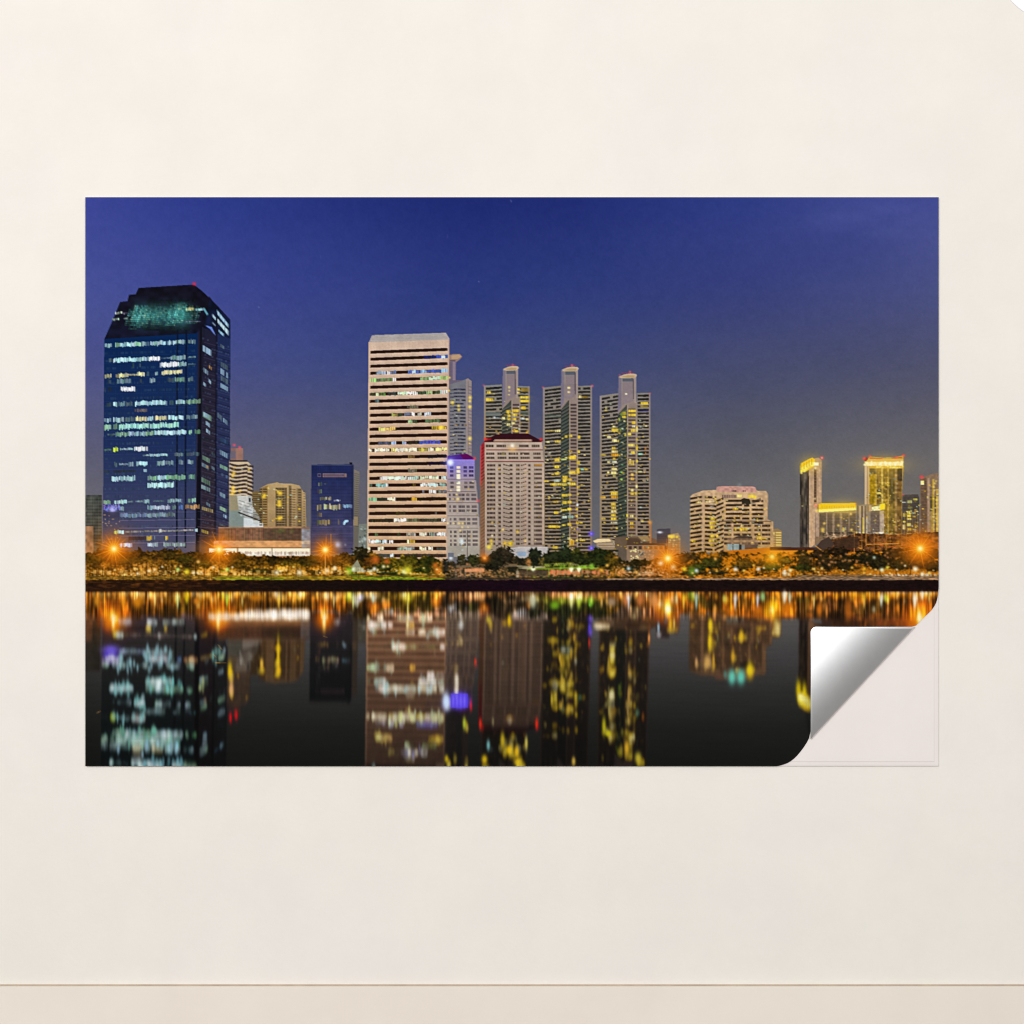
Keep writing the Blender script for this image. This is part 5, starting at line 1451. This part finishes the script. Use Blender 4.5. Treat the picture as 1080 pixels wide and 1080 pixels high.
W = W + Lb * (1 - np.clip(W, 0, 255) / 300)
# rippled fine texture
W *= (1 + (vnoise(RW, len(rows), 30 * S, 1.3 * S, 95) - .5) * .07)[..., None]
edge = np.clip((Yw - 623.4) / 2.2, 0, 1)[..., None]
IMG[jw:] = IMG[jw:] * 0 + W * (.25 + .75 * edge) + np.array([30, 12, 14]) * (1 - edge) * .6
IDM[jw:] = WA
IMG[:] = np.clip(IMG, 0, 255)


def streak(x, y0, y1, w, col, a=.9):
    ym = (y0 + y1) / 2
    glow(x, ym, (y1 - y0) / 2, col, a, 0, rx=w, power=2.6)


for (x, y0, y1, c) in ((119.5, 644, 666, (255, 160, 20)), (230, 643, 665, (255, 160, 30)), (341.8, 643, 666, (255, 150, 20)), (969.7, 640, 660, (255, 140, 20))):
    glow(x, (y0 + y1) / 2, 9, (255, 124, 6), .7, 0, rx=7.5)
    streak(x, y0, y1, 2.0, (255, 200, 70), 1)
    streak(x, y0 + 5, y1 - 5, 1.2, (255, 246, 190), 1)
for (x, y0, y1, w, c) in ((163.5, 626, 640, 1.0, (250, 220, 130)), (187.3, 627, 642, 1.2, (220, 235, 150)), (197, 625, 637, 1.8, (235, 200, 20)), (239.5, 627, 640, 1.3, (190, 225, 60)), (255.5, 626, 640, .9, (250, 214, 110)), (294, 626, 642, 1.2, (255, 206, 70)), (315, 625, 633, 3, (235, 190, 40)),
                          (352, 626, 642, 1.0, (250, 206, 110)), (372.5, 627, 643, 1.1, (240, 244, 150)), (380, 626, 634, 2.4, (150, 170, 230)), (405, 632, 642, 1.6, (255, 150, 40)), (430, 628, 665, .9, (240, 226, 120)), (393.5, 626, 636, 1.6, (206, 226, 200)), (461, 624, 640, 3.4, (214, 110, 20)), (409, 634, 640, 3, (196, 70, 20)),
                          (562, 628, 642, 3.6, (206, 206, 170)), (602.6, 628, 642, 1.8, (236, 236, 150)), (610.5, 626, 642, 2.2, (206, 230, 60)), (623, 630, 640, 2.2, (110, 190, 40)), (585, 634, 643, 5, (120, 176, 30)), (634.5, 628, 641, 1.2, (250, 190, 90)), (663, 628, 642, 1.1, (206, 220, 230)), (713.5, 626, 638, 1.3, (235, 225, 160)),
                          (721, 627, 642, 1.2, (250, 200, 60)), (734.4, 627, 643, 1.2, (190, 226, 205)), (775.4, 628, 643, 1.1, (235, 238, 240)), (799, 627, 642, 1.0, (225, 232, 245)), (804.5, 624, 634, 2.4, (160, 214, 130)), (764, 627, 636, 2, (214, 206, 80)), (827.5, 623, 637, 1.8, (250, 246, 225)), (832.8, 625, 638, 1.0, (214, 230, 200)),
                          (858.4, 628, 642, 1.0, (255, 214, 120)), (911.4, 629, 642, 1.1, (255, 200, 80)), (929.4, 627, 640, 1.3, (240, 250, 225)), (934, 626, 634, 1.6, (190, 206, 70)), (965, 628, 642, 1.7, (255, 250, 225)), (972.6, 624, 633, 1.3, (250, 245, 220)), (980, 625, 636, 1.2, (246, 190, 90)), (947, 636, 646, 1.6, (240, 140, 30)),
                          (831, 634, 650, 6, (226, 120, 10)), (800, 636, 650, 4, (206, 110, 16)), (813.5, 640, 656, 1.2, (255, 170, 60)), (769, 638, 650, 4, (196, 104, 16)), (754, 638, 655, 1.3, (250, 170, 80)), (704, 636, 648, 1.0, (255, 180, 60)), (894.5, 630, 655, 4, (170, 90, 20)), (864, 636, 650, 3, (226, 120, 20)), (872, 636, 652, 1.2, (250, 150, 60)),
                          (145, 628, 642, 5, (214, 130, 16)), (130, 626, 640, 2.5, (226, 150, 20)), (102, 627, 640, 3, (214, 140, 30)), (270, 626, 634, 8, (200, 120, 20)), (207, 630, 638, 3, (216, 130, 30)), (660, 626, 640, 3, (220, 130, 70)), (690, 626, 642, 5, (226, 150, 80)), (675, 626, 640, 4, (214, 124, 60)), (645, 630, 640, 5, (170, 140, 110)),
                          (243, 751, 763, 1.3, (240, 10, 20)), (249, 748, 760, 1.3, (240, 10, 20)), (496.5, 737, 750, 1.2, (250, 30, 30)), (506.6, 757, 770, 1.4, (250, 40, 20)), (566, 757, 770, 1.5, (250, 40, 20)), (501.5, 694, 702, 1.1, (236, 50, 30)), (621.5, 672, 684, .9, (220, 50, 40)), (622, 656, 668, 1.6, (90, 70, 230)),
                          (684.5, 668, 678, 1.2, (250, 160, 80)), (694.5, 656, 668, 1.2, (170, 206, 226)), (707, 651, 665, 1.6, (250, 190, 30)), (711, 651, 664, .9, (240, 200, 80)), (749, 652, 666, 2.0, (250, 214, 20)), (748.5, 666, 688, 1.9, (246, 206, 20)), (782, 664, 677, 2.4, (236, 190, 30)), (791, 698, 716, 3.6, (236, 206, 20)), (773, 685, 700, 2, (220, 170, 40)),
                          (746, 690, 706, 4, (220, 170, 90)), (734.5, 693, 704, 1.5, (214, 160, 100)), (752.6, 688, 706, 1.2, (226, 170, 40)), (293.5, 672, 708, 1.5, (246, 200, 10)), (294, 702, 712, 2.2, (240, 186, 20)), (242.5, 698, 716, 2.2, (240, 200, 10)), (276, 694, 706, 1.8, (250, 196, 60)), (244, 718, 734, 2.4, (226, 170, 110)), (537, 648, 660, 1.8, (250, 200, 10)),
                          (520, 756, 766, 1, (130, 120, 80)), (641.5, 770, 777, 3, (206, 196, 20)), (637, 756, 776, 2, (196, 186, 20)), (661, 780, 797, 2.6, (226, 176, 40)), (673, 793, 806, 3.6, (200, 180, 50)), (582, 730, 745, 1.2, (206, 180, 40)), (555, 776, 792, 1.6, (226, 206, 90)), (537, 786, 796, 3, (246, 200, 20)), (545, 786, 800, 2.6, (246, 196, 30)), (530, 772, 790, 2.4, (206, 176, 30)),
                          (511, 796, 806, 3, (230, 190, 20)), (471, 796, 805, 2, (206, 176, 20)), (489.8, 756, 770, 1.8, (190, 206, 50)), (515, 780, 792, 1.8, (120, 190, 190)), (546, 800, 808, 4, (226, 190, 30)), (605, 798, 808, 2, (220, 180, 70)), (622, 636, 640, 1, (120, 190, 60))):
    streak(x, y0, y1, w, c, .88)
for (x0, x1, y0, y1, c, a) in ((768, 776, 706, 722, (98, 206, 184), .95), (777, 786, 706, 722, (98, 206, 184), .95), (763, 767, 707, 716, (80, 150, 140), .6), (475, 494, 731, 747.5, (84, 62, 232), 1), (476, 494, 732, 747, (84, 62, 232), 1), (480, 491, 733, 746, (130, 108, 250), .7),
                               (108, 126, 680, 691, (120, 96, 236), .8), (109, 123, 686, 694, (84, 60, 200), .8), (839.5, 845, 717, 738, (226, 196, 10), .9), (846, 851, 720, 744, (250, 220, 20), .95), (848, 854, 738, 748, (236, 150, 10), .85)):
    streak((x0 + x1) / 2, y0, y1, (x1 - x0) / 2, c, a)
streak(470.5, 730, 749, 4.0, (206, 226, 255), 1)
fill([(475.5, 731.5), (493.5, 731.5), (493.5, 746.5), (475.5, 746.5)], (88, 66, 232), a=.85)
for x in (478, 482, 486, 490):
    streak(x, 732, 746, 1.3, (130, 110, 250), .7)
# clusters of mirrored windows
for (x0, x1, y0, y1, c, n) in ((118, 192, 684, 708, (146, 196, 206), 22), (152, 180, 684, 702, (156, 206, 214), 12), (155, 192, 714, 730, (120, 200, 196), 16), (118, 140, 721, 733, (140, 206, 206), 8), (141, 153, 734, 748, (130, 206, 200), 6), (118, 152, 752, 764, (140, 206, 206), 9),
                               (124, 190, 769, 786, (116, 190, 166), 26), (124, 188, 784, 796, (146, 196, 220), 12), (148, 202, 800, 808, (120, 190, 206), 12), (396, 436, 721, 732, (170, 206, 206), 9), (440, 458, 707, 732, (170, 206, 216), 7), (386, 466, 751, 763, (206, 214, 170), 18), (415, 436, 750, 764, (214, 220, 140), 8),
                               (414, 427, 678, 688, (190, 220, 200), 4), (389, 413, 700, 708, (186, 200, 170), 5), (442, 468, 663, 672, (206, 220, 206), 5), (390, 412, 656, 665, (206, 222, 210), 5), (442, 456, 647, 658, (190, 210, 170), 4), (395, 410, 774, 782, (160, 140, 70), 5), (428, 446, 788, 798, (140, 140, 190), 3), (210, 218, 712, 730, (170, 180, 120), 3), (224, 236, 686, 700, (130, 190, 180), 5),
                               (590, 603, 710, 724, (200, 166, 50), 6), (589, 606, 738, 750, (206, 160, 50), 4), (638, 646, 676, 712, (206, 170, 50), 6), (642, 644, 722, 752, (170, 160, 90), 3), (662, 664, 700, 760, (200, 156, 70), 7), (583, 606, 660, 700, (216, 170, 40), 10)):
    for _ in range(n):
        streak(rng.uniform(x0, x1), (q := rng.uniform(y0, y1)) - rng.uniform(4, 7), q + rng.uniform(4, 7), rng.uniform(.9, 1.9), np.array(c) * rng.uniform(.7, 1.08), .62)
for (x0, y0, x1, y1) in ((225, 690, 228, 693.5), (227, 699, 239, 699.2), (230, 680, 234, 685), (102, 752, 106, 750), (341, 671, 345, 672)):
    line(x0, y0, x1, y1, .5, (226, 160, 70), a=.7)

# fine print grain
g = (rng.random((RH // S + 1, RW // S + 1, 1)).astype(np.float32) - .5).repeat(S, 0).repeat(S, 1)[:RH, :RW]
IMG += g * (1.8 + IMG.mean(-1, keepdims=True) * .03)
IMG[:] = np.clip(IMG, 0, 255)
# soft focus of the printed photograph
INK = blur1(blur1(IMG, .30 * S, 0), .30 * S, 1)
INK = np.clip(INK + .16 * (INK - blur1(blur1(INK, .8 * S, 0), .8 * S, 1)), 0, 255)

# ---------------------------------------------------------------------------
# 2. The place: a cream wall, the floor line below it and the print on the wall.
# ---------------------------------------------------------------------------
import bpy

SCN = bpy.context.scene
COL = SCN.collection
CAM_D = 3.0            # camera to wall
PX = 1.8 / 1080.0      # metres per picture unit on the wall
HOR = 0.95             # camera height above the floor
BT = 0.0045             # thickness of the backing board
FT = 0.0010            # thickness of the printed film


def lin(c):
    c = np.asarray(c, np.float64) / 255.0
    return np.where(c <= 0.04045, c / 12.92, ((c + 0.055) / 1.055) ** 2.4)


def at(px, py, d=0.0):
    """A point seen at (px, py), d metres in front of the wall (the wall is the plane y = 0)."""
    s = (CAM_D - d) / CAM_D * PX
    return ((px - 540) * s, -d, HOR - (py - 540) * s)


def mesh_obj(name, verts, faces, mat, parent=None):
    me = bpy.data.meshes.new(name)
    me.from_pydata([tuple(v) for v in verts], [], faces)
    me.update()
    o = bpy.data.objects.new(name, me)
    COL.objects.link(o)
    if mat:
        me.materials.append(mat)
    if parent:
        o.parent = parent
        o.matrix_parent_inverse = parent.matrix_world.inverted()
    return o


def new_mat(name):
    m = bpy.data.materials.new(name)
    m.use_nodes = True
    nt = m.node_tree
    bs = nt.nodes['Principled BSDF']
    return m, nt, bs


def noise(nt, scale, detail=4.0, rough=.55, stretch=None):
    tc = nt.nodes.new('ShaderNodeTexCoord')
    mp = nt.nodes.new('ShaderNodeMapping')
    if stretch:
        mp.inputs['Scale'].default_value = stretch
    n = nt.nodes.new('ShaderNodeTexNoise')
    n.inputs['Scale'].default_value = scale
    n.inputs['Detail'].default_value = detail
    n.inputs['Roughness'].default_value = rough
    nt.links.new(tc.outputs['Object'], mp.inputs['Vector'])
    nt.links.new(mp.outputs['Vector'], n.inputs['Vector'])
    return n.outputs['Fac']


def ramp(nt, fac, stops):
    r = nt.nodes.new('ShaderNodeValToRGB')
    e = r.color_ramp.elements
    while len(e) < len(stops):
        e.new(.5)
    for k, (p, c) in enumerate(stops):
        e[k].position = p
        e[k].color = (c[0], c[1], c[2], 1)
    nt.links.new(fac, r.inputs['Fac'])
    return r.outputs['Color']


def mixc(nt, a, b, fac):
    m = nt.nodes.new('ShaderNodeMix')
    m.data_type = 'RGBA'
    if isinstance(fac, float):
        m.inputs[0].default_value = fac
    else:
        nt.links.new(fac, m.inputs[0])
    for s, v in ((6, a), (7, b)):
        nt.links.new(v, m.inputs[s])
    return m.outputs[2]


def bump(nt, bs, h, strength, dist):
    b = nt.nodes.new('ShaderNodeBump')
    b.inputs['Strength'].default_value = strength
    b.inputs['Distance'].default_value = dist
    nt.links.new(h, b.inputs['Height'])
    nt.links.new(b.outputs['Normal'], bs.inputs['Normal'])


E0 = 1.10      # light level on the wall that the ink colours are set for


def plaster(name, c1, c2, c3, rough=.85, bs_=.12, spec=.25):
    m, nt, bs = new_mat(name)
    a = ramp(nt, noise(nt, 2.8, 6, .62), [(.42, lin(c1) / E0), (.58, lin(c2) / E0)])
    b = ramp(nt, noise(nt, 5.5, 7, .68), [(.40, lin(np.array(c1) - 5.0) / E0), (.62, lin(c3) / E0)])
    c = mixc(nt, a, b, .5)
    nt.links.new(c, bs.inputs['Base Color'])
    bs.inputs['Roughness'].default_value = rough
    bs.inputs['Specular IOR Level'].default_value = spec
    bump(nt, bs, noise(nt, 130, 6, .66), bs_, .003)
    return m


MW = plaster('cream_plaster', (243, 236, 228), (241, 236, 224), (245, 238, 231))
MF = plaster('beige_paint', (241, 230, 217), (244, 235, 223), (239, 228, 214), .7, .05)
MBD = plaster('cream_board', (242, 233, 228), (241, 232, 226), (243, 234, 229), .7, .02)
MTR, _nt, _bs = new_mat('gap_shade_brown')  # tone of the shaded gap over the skirting, put into colour
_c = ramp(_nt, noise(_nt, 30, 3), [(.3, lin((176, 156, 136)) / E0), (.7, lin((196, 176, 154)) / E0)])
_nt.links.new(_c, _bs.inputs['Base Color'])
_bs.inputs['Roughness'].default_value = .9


def box_obj(name, x0, x1, y0, y1, z0, z1, mat, parent=None, bev=0.0):
    v = [(x, y, z) for x in (x0, x1) for y in (y0, y1) for z in (z0, z1)]
    f = [(0, 1, 3, 2), (4, 6, 7, 5), (0, 4, 5, 1), (2, 3, 7, 6), (0, 2, 6, 4), (1, 5, 7, 3)]
    o = mesh_obj(name, v, f, mat, parent)
    if bev:
        b = o.modifiers.new('bevel', 'BEVEL')
        b.width = bev
        b.segments = 3
    return o


# wall, skirting board with a brown strip above it painted as gap shade, floor
SKH = HOR - (1038.6 - 540) * PX
wall = box_obj('wall', -3.2, 3.2, 0.0, 0.12, -0.08, 3.0, MW)
MFL, nt_, bs_ = new_mat('dark_wood')
c_ = ramp(nt_, noise(nt_, 14, 5, .6, (1, 9, 9)), [(.3, (.040, .034, .030)), (.7, (.062, .052, .045))])
nt_.links.new(c_, bs_.inputs['Base Color'])
bs_.inputs['Roughness'].default_value = .6
floor = box_obj('floor', -3.2, 3.2, -4.2, -0.0085, -0.08, 0.0, MFL)
skirting = box_obj('skirting_board', -3.2, 3.2, -0.0080, -0.0002, 0.0005, SKH - .0012, MF, bev=.0006)
gap_strip = box_obj('gap_shade_strip', -3.2, 3.2, -0.0030, -0.0002, SKH - .0010, SKH + .0006, MTR)
for o in (wall, floor, gap_strip, skirting):
    o['kind'] = 'structure'

# small white piece of unknown kind, cut off by the corner of the view
mwp, nt_, bs_ = new_mat('white_enamel')
c_ = ramp(nt_, noise(nt_, 12, 2), [(.3, (.93, .93, .93)), (.7, (.95, .95, .945))])
nt_.links.new(c_, bs_.inputs['Base Color'])
bs_.inputs['Roughness'].default_value = .35
cx0, cy0, R0 = 1124.0, -52.0, 78.5
vs, fs = [], []
NR = 72
prof = [(1.0, .0002), (.998, .0006), (.985, .0010), (.95, .0013), (.5, .002), (.0, .0024)]
for (f, d) in prof[:-1]:
    for k in range(NR):
        a_ = 2 * math.pi * k / NR
        vs.append(at(cx0 + R0 * f * math.cos(a_), cy0 + R0 * f * math.sin(a_), d))
vs.append(at(cx0, cy0, prof[-1][1]))
for q in range(len(prof) - 2):
    for k in range(NR):
        k2 = (k + 1) % NR
        fs.append((q * NR + k, (q + 1) * NR + k, (q + 1) * NR + k2, q * NR + k2))
for k in range(NR):
    fs.append(((len(prof) - 2) * NR + k, len(vs) - 1, (len(prof) - 2) * NR + (k + 1) % NR))
wp = mesh_obj('white_piece', vs, fs, mwp)
for p_ in wp.data.polygons:
    p_.use_smooth = True
wp['label'] = 'plain white rounded piece on the cream wall, cut off by the top right corner'
wp['category'] = 'wall plate'

# ---- the print: backing board, printed film, curled corner ---------------------------
root = bpy.data.objects.new('wall_print', None)
COL.objects.link(root)
root.location = at(540, 808, 0)
root['label'] = 'large night city skyline print on the cream wall, lower right corner curled back'
root['category'] = 'wall print'
bpy.context.view_layer.update()

# board with a shallow stepped rim
x0, x1, y0, y1 = 90.0, 990.0, 208.0, 808.0


def ring(ins, d):
    return [at(x0 + ins, y0 + ins, d), at(x1 - ins, y0 + ins, d), at(x1 - ins, y1 - ins, d), at(x0 + ins, y1 - ins, d)]


rings = [ring(.2, .0002), ring(.2, BT - .0012), ring(2.4, BT - .0008), ring(4.2, BT - .00065), ring(5.2, BT - .0001), ring(9.0, BT)]
vs, fs = [], []
for r in rings:
    vs += r
for q in range(len(rings) - 1):
    for k in range(4):
        k2 = (k + 1) % 4
        fs.append((q * 4 + k, q * 4 + k2, (q + 1) * 4 + k2, (q + 1) * 4 + k))
n4 = (len(rings) - 1) * 4
fs.append((n4, n4 + 1, n4 + 2, n4 + 3))
fs.append((3, 2, 1, 0))
board = mesh_obj('backing_board', vs, fs, MBD, root)
MED, nt_, bs_ = new_mat('board_edge')
c_ = ramp(nt_, noise(nt_, 50, 2), [(.3, (.46, .43, .39)), (.7, (.52, .48, .44))])
nt_.links.new(c_, bs_.inputs['Base Color'])
bs_.inputs['Roughness'].default_value = .9
board.data.materials.append(MED)
for k in range(4):
    board.data.polygons[k].material_index = 1
board['label'] = 'cream board with a thin stepped rim, bare where the corner is peeled away'

# lower right outline of the printed film (it leaves the board where it is peeled)
CUT = [(819, 808.0), (822, 807.5), (826, 806.4), (830, 805.0), (834, 802.8), (837, 800.5), (840.5, 797.2), (844, 793.0), (847.5, 788.4), (851, 783.0), (853.0, 779.0), (854.6, 772.0), (856.5, 766),
       (870, 757.5), (900, 726.0), (940, 683.5), (955, 664.5), (961.0, 661.0), (966.3, 659.6), (971.7, 654.0), (976, 649.8), (980, 646.0), (983, 642.8), (985.6, 639.0), (987.3, 635.6), (988.5, 631.5), (989.4, 626.5), (990.0, 620.0)]
CXs = np.array([c[0] for c in CUT])
CYs = np.array([c[1] for c in CUT])


def cut_y(x):
    return np.where(x < CXs[0], 808.0, np.interp(x, CXs, CYs))


DF = BT + FT
# printed film: a thin sheet that carries the printed pieces on its face
MFB, nt_, bs_ = new_mat('film_edge')
c_ = ramp(nt_, noise(nt_, 40, 2), [(.3, (.05, .05, .06)), (.7, (.08, .08, .09))])
nt_.links.new(c_, bs_.inputs['Base Color'])
outl = [(90, 208), (990, 208)] + [(x, y) for x, y in CUT[::-1]] + [(90, 808)]
nO = len(outl)
vs = [at(x, y, BT + .0001) for x, y in outl] + [at(x, y, DF - .00015) for x, y in outl]
fs = [tuple(range(nO))[::-1], tuple(range(nO, 2 * nO))] + [(k, (k + 1) % nO, nO + (k + 1) % nO, nO + k) for k in range(nO)]
film = mesh_obj('print_film', vs, fs, MFB, root)
film['label'] = 'printed film of a night city skyline reflected in dark water under a deep blue sky'
bpy.context.view_layer.update()

# ink: colours carried by the vertices of each printed piece, with a little paper tooth
MINK, nt_, bs_ = new_mat('printed_ink')
at_ = nt_.nodes.new('ShaderNodeAttribute')
at_.attribute_name = 'ink'
gr = ramp(nt_, noise(nt_, 900, 2, .5), [(.3, (.955, .955, .955)), (.7, (1.045, 1.045, 1.045))])
mm = nt_.nodes.new('ShaderNodeMix')
mm.data_type = 'RGBA'
mm.blend_type = 'MULTIPLY'
mm.inputs[0].default_value = 1.0
nt_.links.new(at_.outputs['Color'], mm.inputs[6])
nt_.links.new(gr, mm.inputs[7])
nt_.links.new(mm.outputs[2], bs_.inputs['Base Color'])
bs_.inputs['Roughness'].default_value = .9
bs_.inputs['Specular IOR Level'].default_value = .04

VX = PX0 + np.arange(PW + 1, dtype=np.float64)
VY = np.concatenate([np.arange(PY0, 290, 2.0), np.arange(290, 344, 1.0), np.arange(344, 624, .5), np.arange(624, PY0 + PH + .1, 1.0)])
NY = len(VY) - 1
cy_ = cut_y(VX)
GY = np.minimum(VY[:, None], cy_[None, :])                  
GX = np.broadcast_to(VX[None, :], GY.shape)
# ink at the vertices
fx = np.clip((GX - PX0) * S - .5, 0, RW - 1.001)
fy = np.clip((GY - PY0) * S - .5, 0, RH - 1.001)
ix, iy = fx.astype(int), fy.astype(int)
tx, ty = (fx - ix)[..., None], (fy - iy)[..., None]
V = (INK[iy, ix] * (1 - tx) + INK[iy, ix + 1] * tx) * (1 - ty) + (INK[iy + 1, ix] * (1 - tx) + INK[iy + 1, ix + 1] * tx) * ty
V = lin(V) / E0
s_ = (CAM_D - DF) / CAM_D * PX
WX = (GX - 540) * s_
WZ = HOR - (GY - 540) * s_
rl = np.zeros(3)      # the film's own origin
# which piece each cell belongs to
jc = ((((VY[:-1] + VY[1:]) / 2) - PY0) * S).astype(int)
cid = IDM[jc][:, S // 2::S][:, :PW]
gone = (VY[:-1, None] >= cy_[None, :-1] - 1e-6) & (VY[:-1, None] >= cy_[None, 1:] - 1e-6)
lid = np.where(gone, -1, cid)
VID = np.arange((NY + 1) * (PW + 1)).reshape(NY + 1, PW + 1)


def printed_piece(name, label, k):
    jj, ii = np.nonzero(lid == k)
    if not len(jj):
        return
    q = np.stack([VID[jj, ii], VID[jj + 1, ii], VID[jj + 1, ii + 1], VID[jj, ii + 1]], 1)
    u, inv = np.unique(q, return_inverse=True)
    inv = inv.reshape(-1, 4)
    co = np.zeros((len(u), 3), np.float32)
    co[:, 0] = WX.ravel()[u] - rl[0]
    co[:, 1] = -DF - rl[1]
    co[:, 2] = WZ.ravel()[u] - rl[2]
    me = bpy.data.meshes.new(name)
    me.vertices.add(len(u))
    me.vertices.foreach_set('co', co.ravel())
    me.loops.add(len(inv) * 4)
    me.loops.foreach_set('vertex_index', inv.astype(np.int32).ravel())
    me.polygons.add(len(inv))
    me.polygons.foreach_set('loop_start', np.arange(0, len(inv) * 4, 4, dtype=np.int32))
    me.update(calc_edges=True)
    me.validate()
    ca = me.attributes.new('ink', 'FLOAT_COLOR', 'POINT')
    rgba = np.ones((len(u), 4), np.float32)
    rgba[:, :3] = V.reshape(-1, 3)[u]
    ca.data.foreach_set('color', rgba.ravel())
    me.materials.append(MINK)
    o = bpy.data.objects.new(name, me)
    COL.objects.link(o)
    o.parent = film
    if label:
        o['label'] = label
    return o


film.matrix_world  # parented to the root at its own origin
for k, (nm, lb) in enumerate(NAMES):
    printed_piece(nm, lb, k)

# ---- curled corner -----------------------------------------------------------------
F0, F1 = np.array((851.4, 783.6)), np.array((967.0, 658.8))
u_ = (F1 - F0) / np.linalg.norm(F1 - F0)
n_ = np.array((-u_[1], u_[0]))
TIP = np.array((855.0, 661.0))
if np.dot(TIP - F0, n_) < 0:
    n_ = -n_
TT = float(np.dot(TIP - F0, n_))
LL = float(np.linalg.norm(F1 - F0))
RC = .0028                                   # radius of the fold, metres


def flap_span(t):
    """Extent along the fold of the flap at distance t from it (edges on x = 855 and y = 661, rounded tip)."""
    p = F0 + n_ * t
    s0 = (855.0 - p[0]) / u_[0]
    s1 = (661.0 - p[1]) / u_[1]
    r = 6.0
    cc = np.array((855.0 + r, 661.0 + r))    # rounded tip
    d = t - np.dot(cc - F0, n_)
    if d >= r - .02:
        return None
    sc = np.dot(cc - F0, u_)
    w_ = math.sqrt(max(0.0, r * r - d * d))
    if t > np.dot(np.array((855.0, 661.0 + r)) - F0, n_):
        s0 = sc - w_
    if t > np.dot(np.array((855.0 + r, 661.0)) - F0, n_):
        s1 = sc + w_
    return s0, s1


NS = 40
prof = []                                    # (t in units, height above film in metres)
for k in range(7):                           # under side of the fold
    a_ = math.pi / 2 * (k / 6)
    prof.append((RC / PX * (1 - math.sin(a_)), RC * (1 - math.cos(a_))))
tl = np.concatenate([np.array([.12, .35, .7, 1.2, 1.9, 2.8, 4, 5.5, 7.5]), np.arange(10, TT - 9, 3.0), np.linspace(TT - 8.5, TT - 2.55, 16)])
h = RC
tp = 0.0
FLAP_A0, FLAP_A1, FLAP_P = math.radians(31), math.radians(-12), 1.28
for t in tl:
    th = FLAP_A1 + (FLAP_A0 - FLAP_A1) * max(0.0, 1 - (t + tp) / 2 / (TT * .95)) ** FLAP_P
    if t < 1.2:
        th = math.radians(84) - (math.radians(84) - FLAP_A0) * (t / 1.2) ** .5
    h += math.tan(th) * (t - tp) * PX
    prof.append((t, h))
    tp = t
vs, fs = [], []
cnt = 0
for (t, hh) in prof:
    sp = flap_span(max(t, 0.0))
    if sp is None:
        continue
    p = F0 + n_ * t
    for q in range(NS + 1):
        s = lerp(sp[0], sp[1], q / NS)
        xy = p + u_ * s
        vs.append(at(xy[0], xy[1], DF + hh))
    cnt += 1
for r in range(cnt - 1):
    for q in range(NS):
        a_ = r * (NS + 1) + q
        fs.append((a_, a_ + 1, a_ + NS + 2, a_ + NS + 1))
MS, nt_, bs_ = new_mat('silver_backing')
c_ = ramp(nt_, noise(nt_, 60, 3), [(.3, (.90, .90, .905)), (.7, (.93, .93, .93))])
nt_.links.new(c_, bs_.inputs['Base Color'])
bs_.inputs['Metallic'].default_value = 1.0
bs_.inputs['Roughness'].default_value = .52
flap = mesh_obj('peeled_corner', vs, fs, MS, root)
for p_ in flap.data.polygons:
    p_.use_smooth = True
so = flap.modifiers.new('thickness', 'SOLIDIFY')
so.thickness = .0005
so.offset = 0
flap['label'] = 'silver underside of the lower right corner, curled up and back over the print'

# ---- camera ------------------------------------------------------------------------
cd_ = bpy.data.cameras.new('camera')
cd_.sensor_width = 36
cd_.lens = 36 * CAM_D / 1.8
cd_.clip_start = .05
cd_.clip_end = 60
cam = bpy.data.objects.new('camera', cd_)
COL.objects.link(cam)
cam.location = (0, -CAM_D, HOR)
cam.rotation_euler = (math.radians(90), 0, 0)
SCN.camera = cam


# ---- light: soft daylight-like room light from above and the left ----------------------
def area(name, loc, target, sx, sy, power, col=(1, 1, 1)):
    l = bpy.data.lights.new(name, 'AREA')
    l.shape = 'RECTANGLE'
    l.size, l.size_y = sx, sy
    l.energy = power
    l.color = col
    o = bpy.data.objects.new(name, l)
    COL.objects.link(o)
    o.location = loc
    from mathutils import Vector
    d = Vector(target) - Vector(loc)
    o.rotation_euler = d.to_track_quat('-Z', 'Y').to_euler()
    return o


KEY, FILL, AMB = 555.0, 205.0, .36
area('ceiling_softbox', (-3.0, -8.0, 3.9), (0.0, 0, 0.9), 4.6, 3.4, KEY, (1, 1, 1))
area('fill_light', (3.4, -8.0, 3.0), (0.0, 0, .9), 2.4, 2.4, FILL, (1, 1, 1))  # added fill lamp, no window there; balances the key from the right

w = bpy.data.worlds.new('World')
SCN.world = w
w.use_nodes = True
bg = w.node_tree.nodes['Background']
bg.inputs['Color'].default_value = (1, 1, 1, 1)
bg.inputs['Strength'].default_value = AMB

vs_ = SCN.view_settings
vs_.view_transform = 'Standard'
vs_.look = 'None'
vs_.exposure = 0
vs_.gamma = 1
vs_.use_curve_mapping = False
SCN.cycles.max_bounces = 6
SCN.cycles.filter_width = 1.1
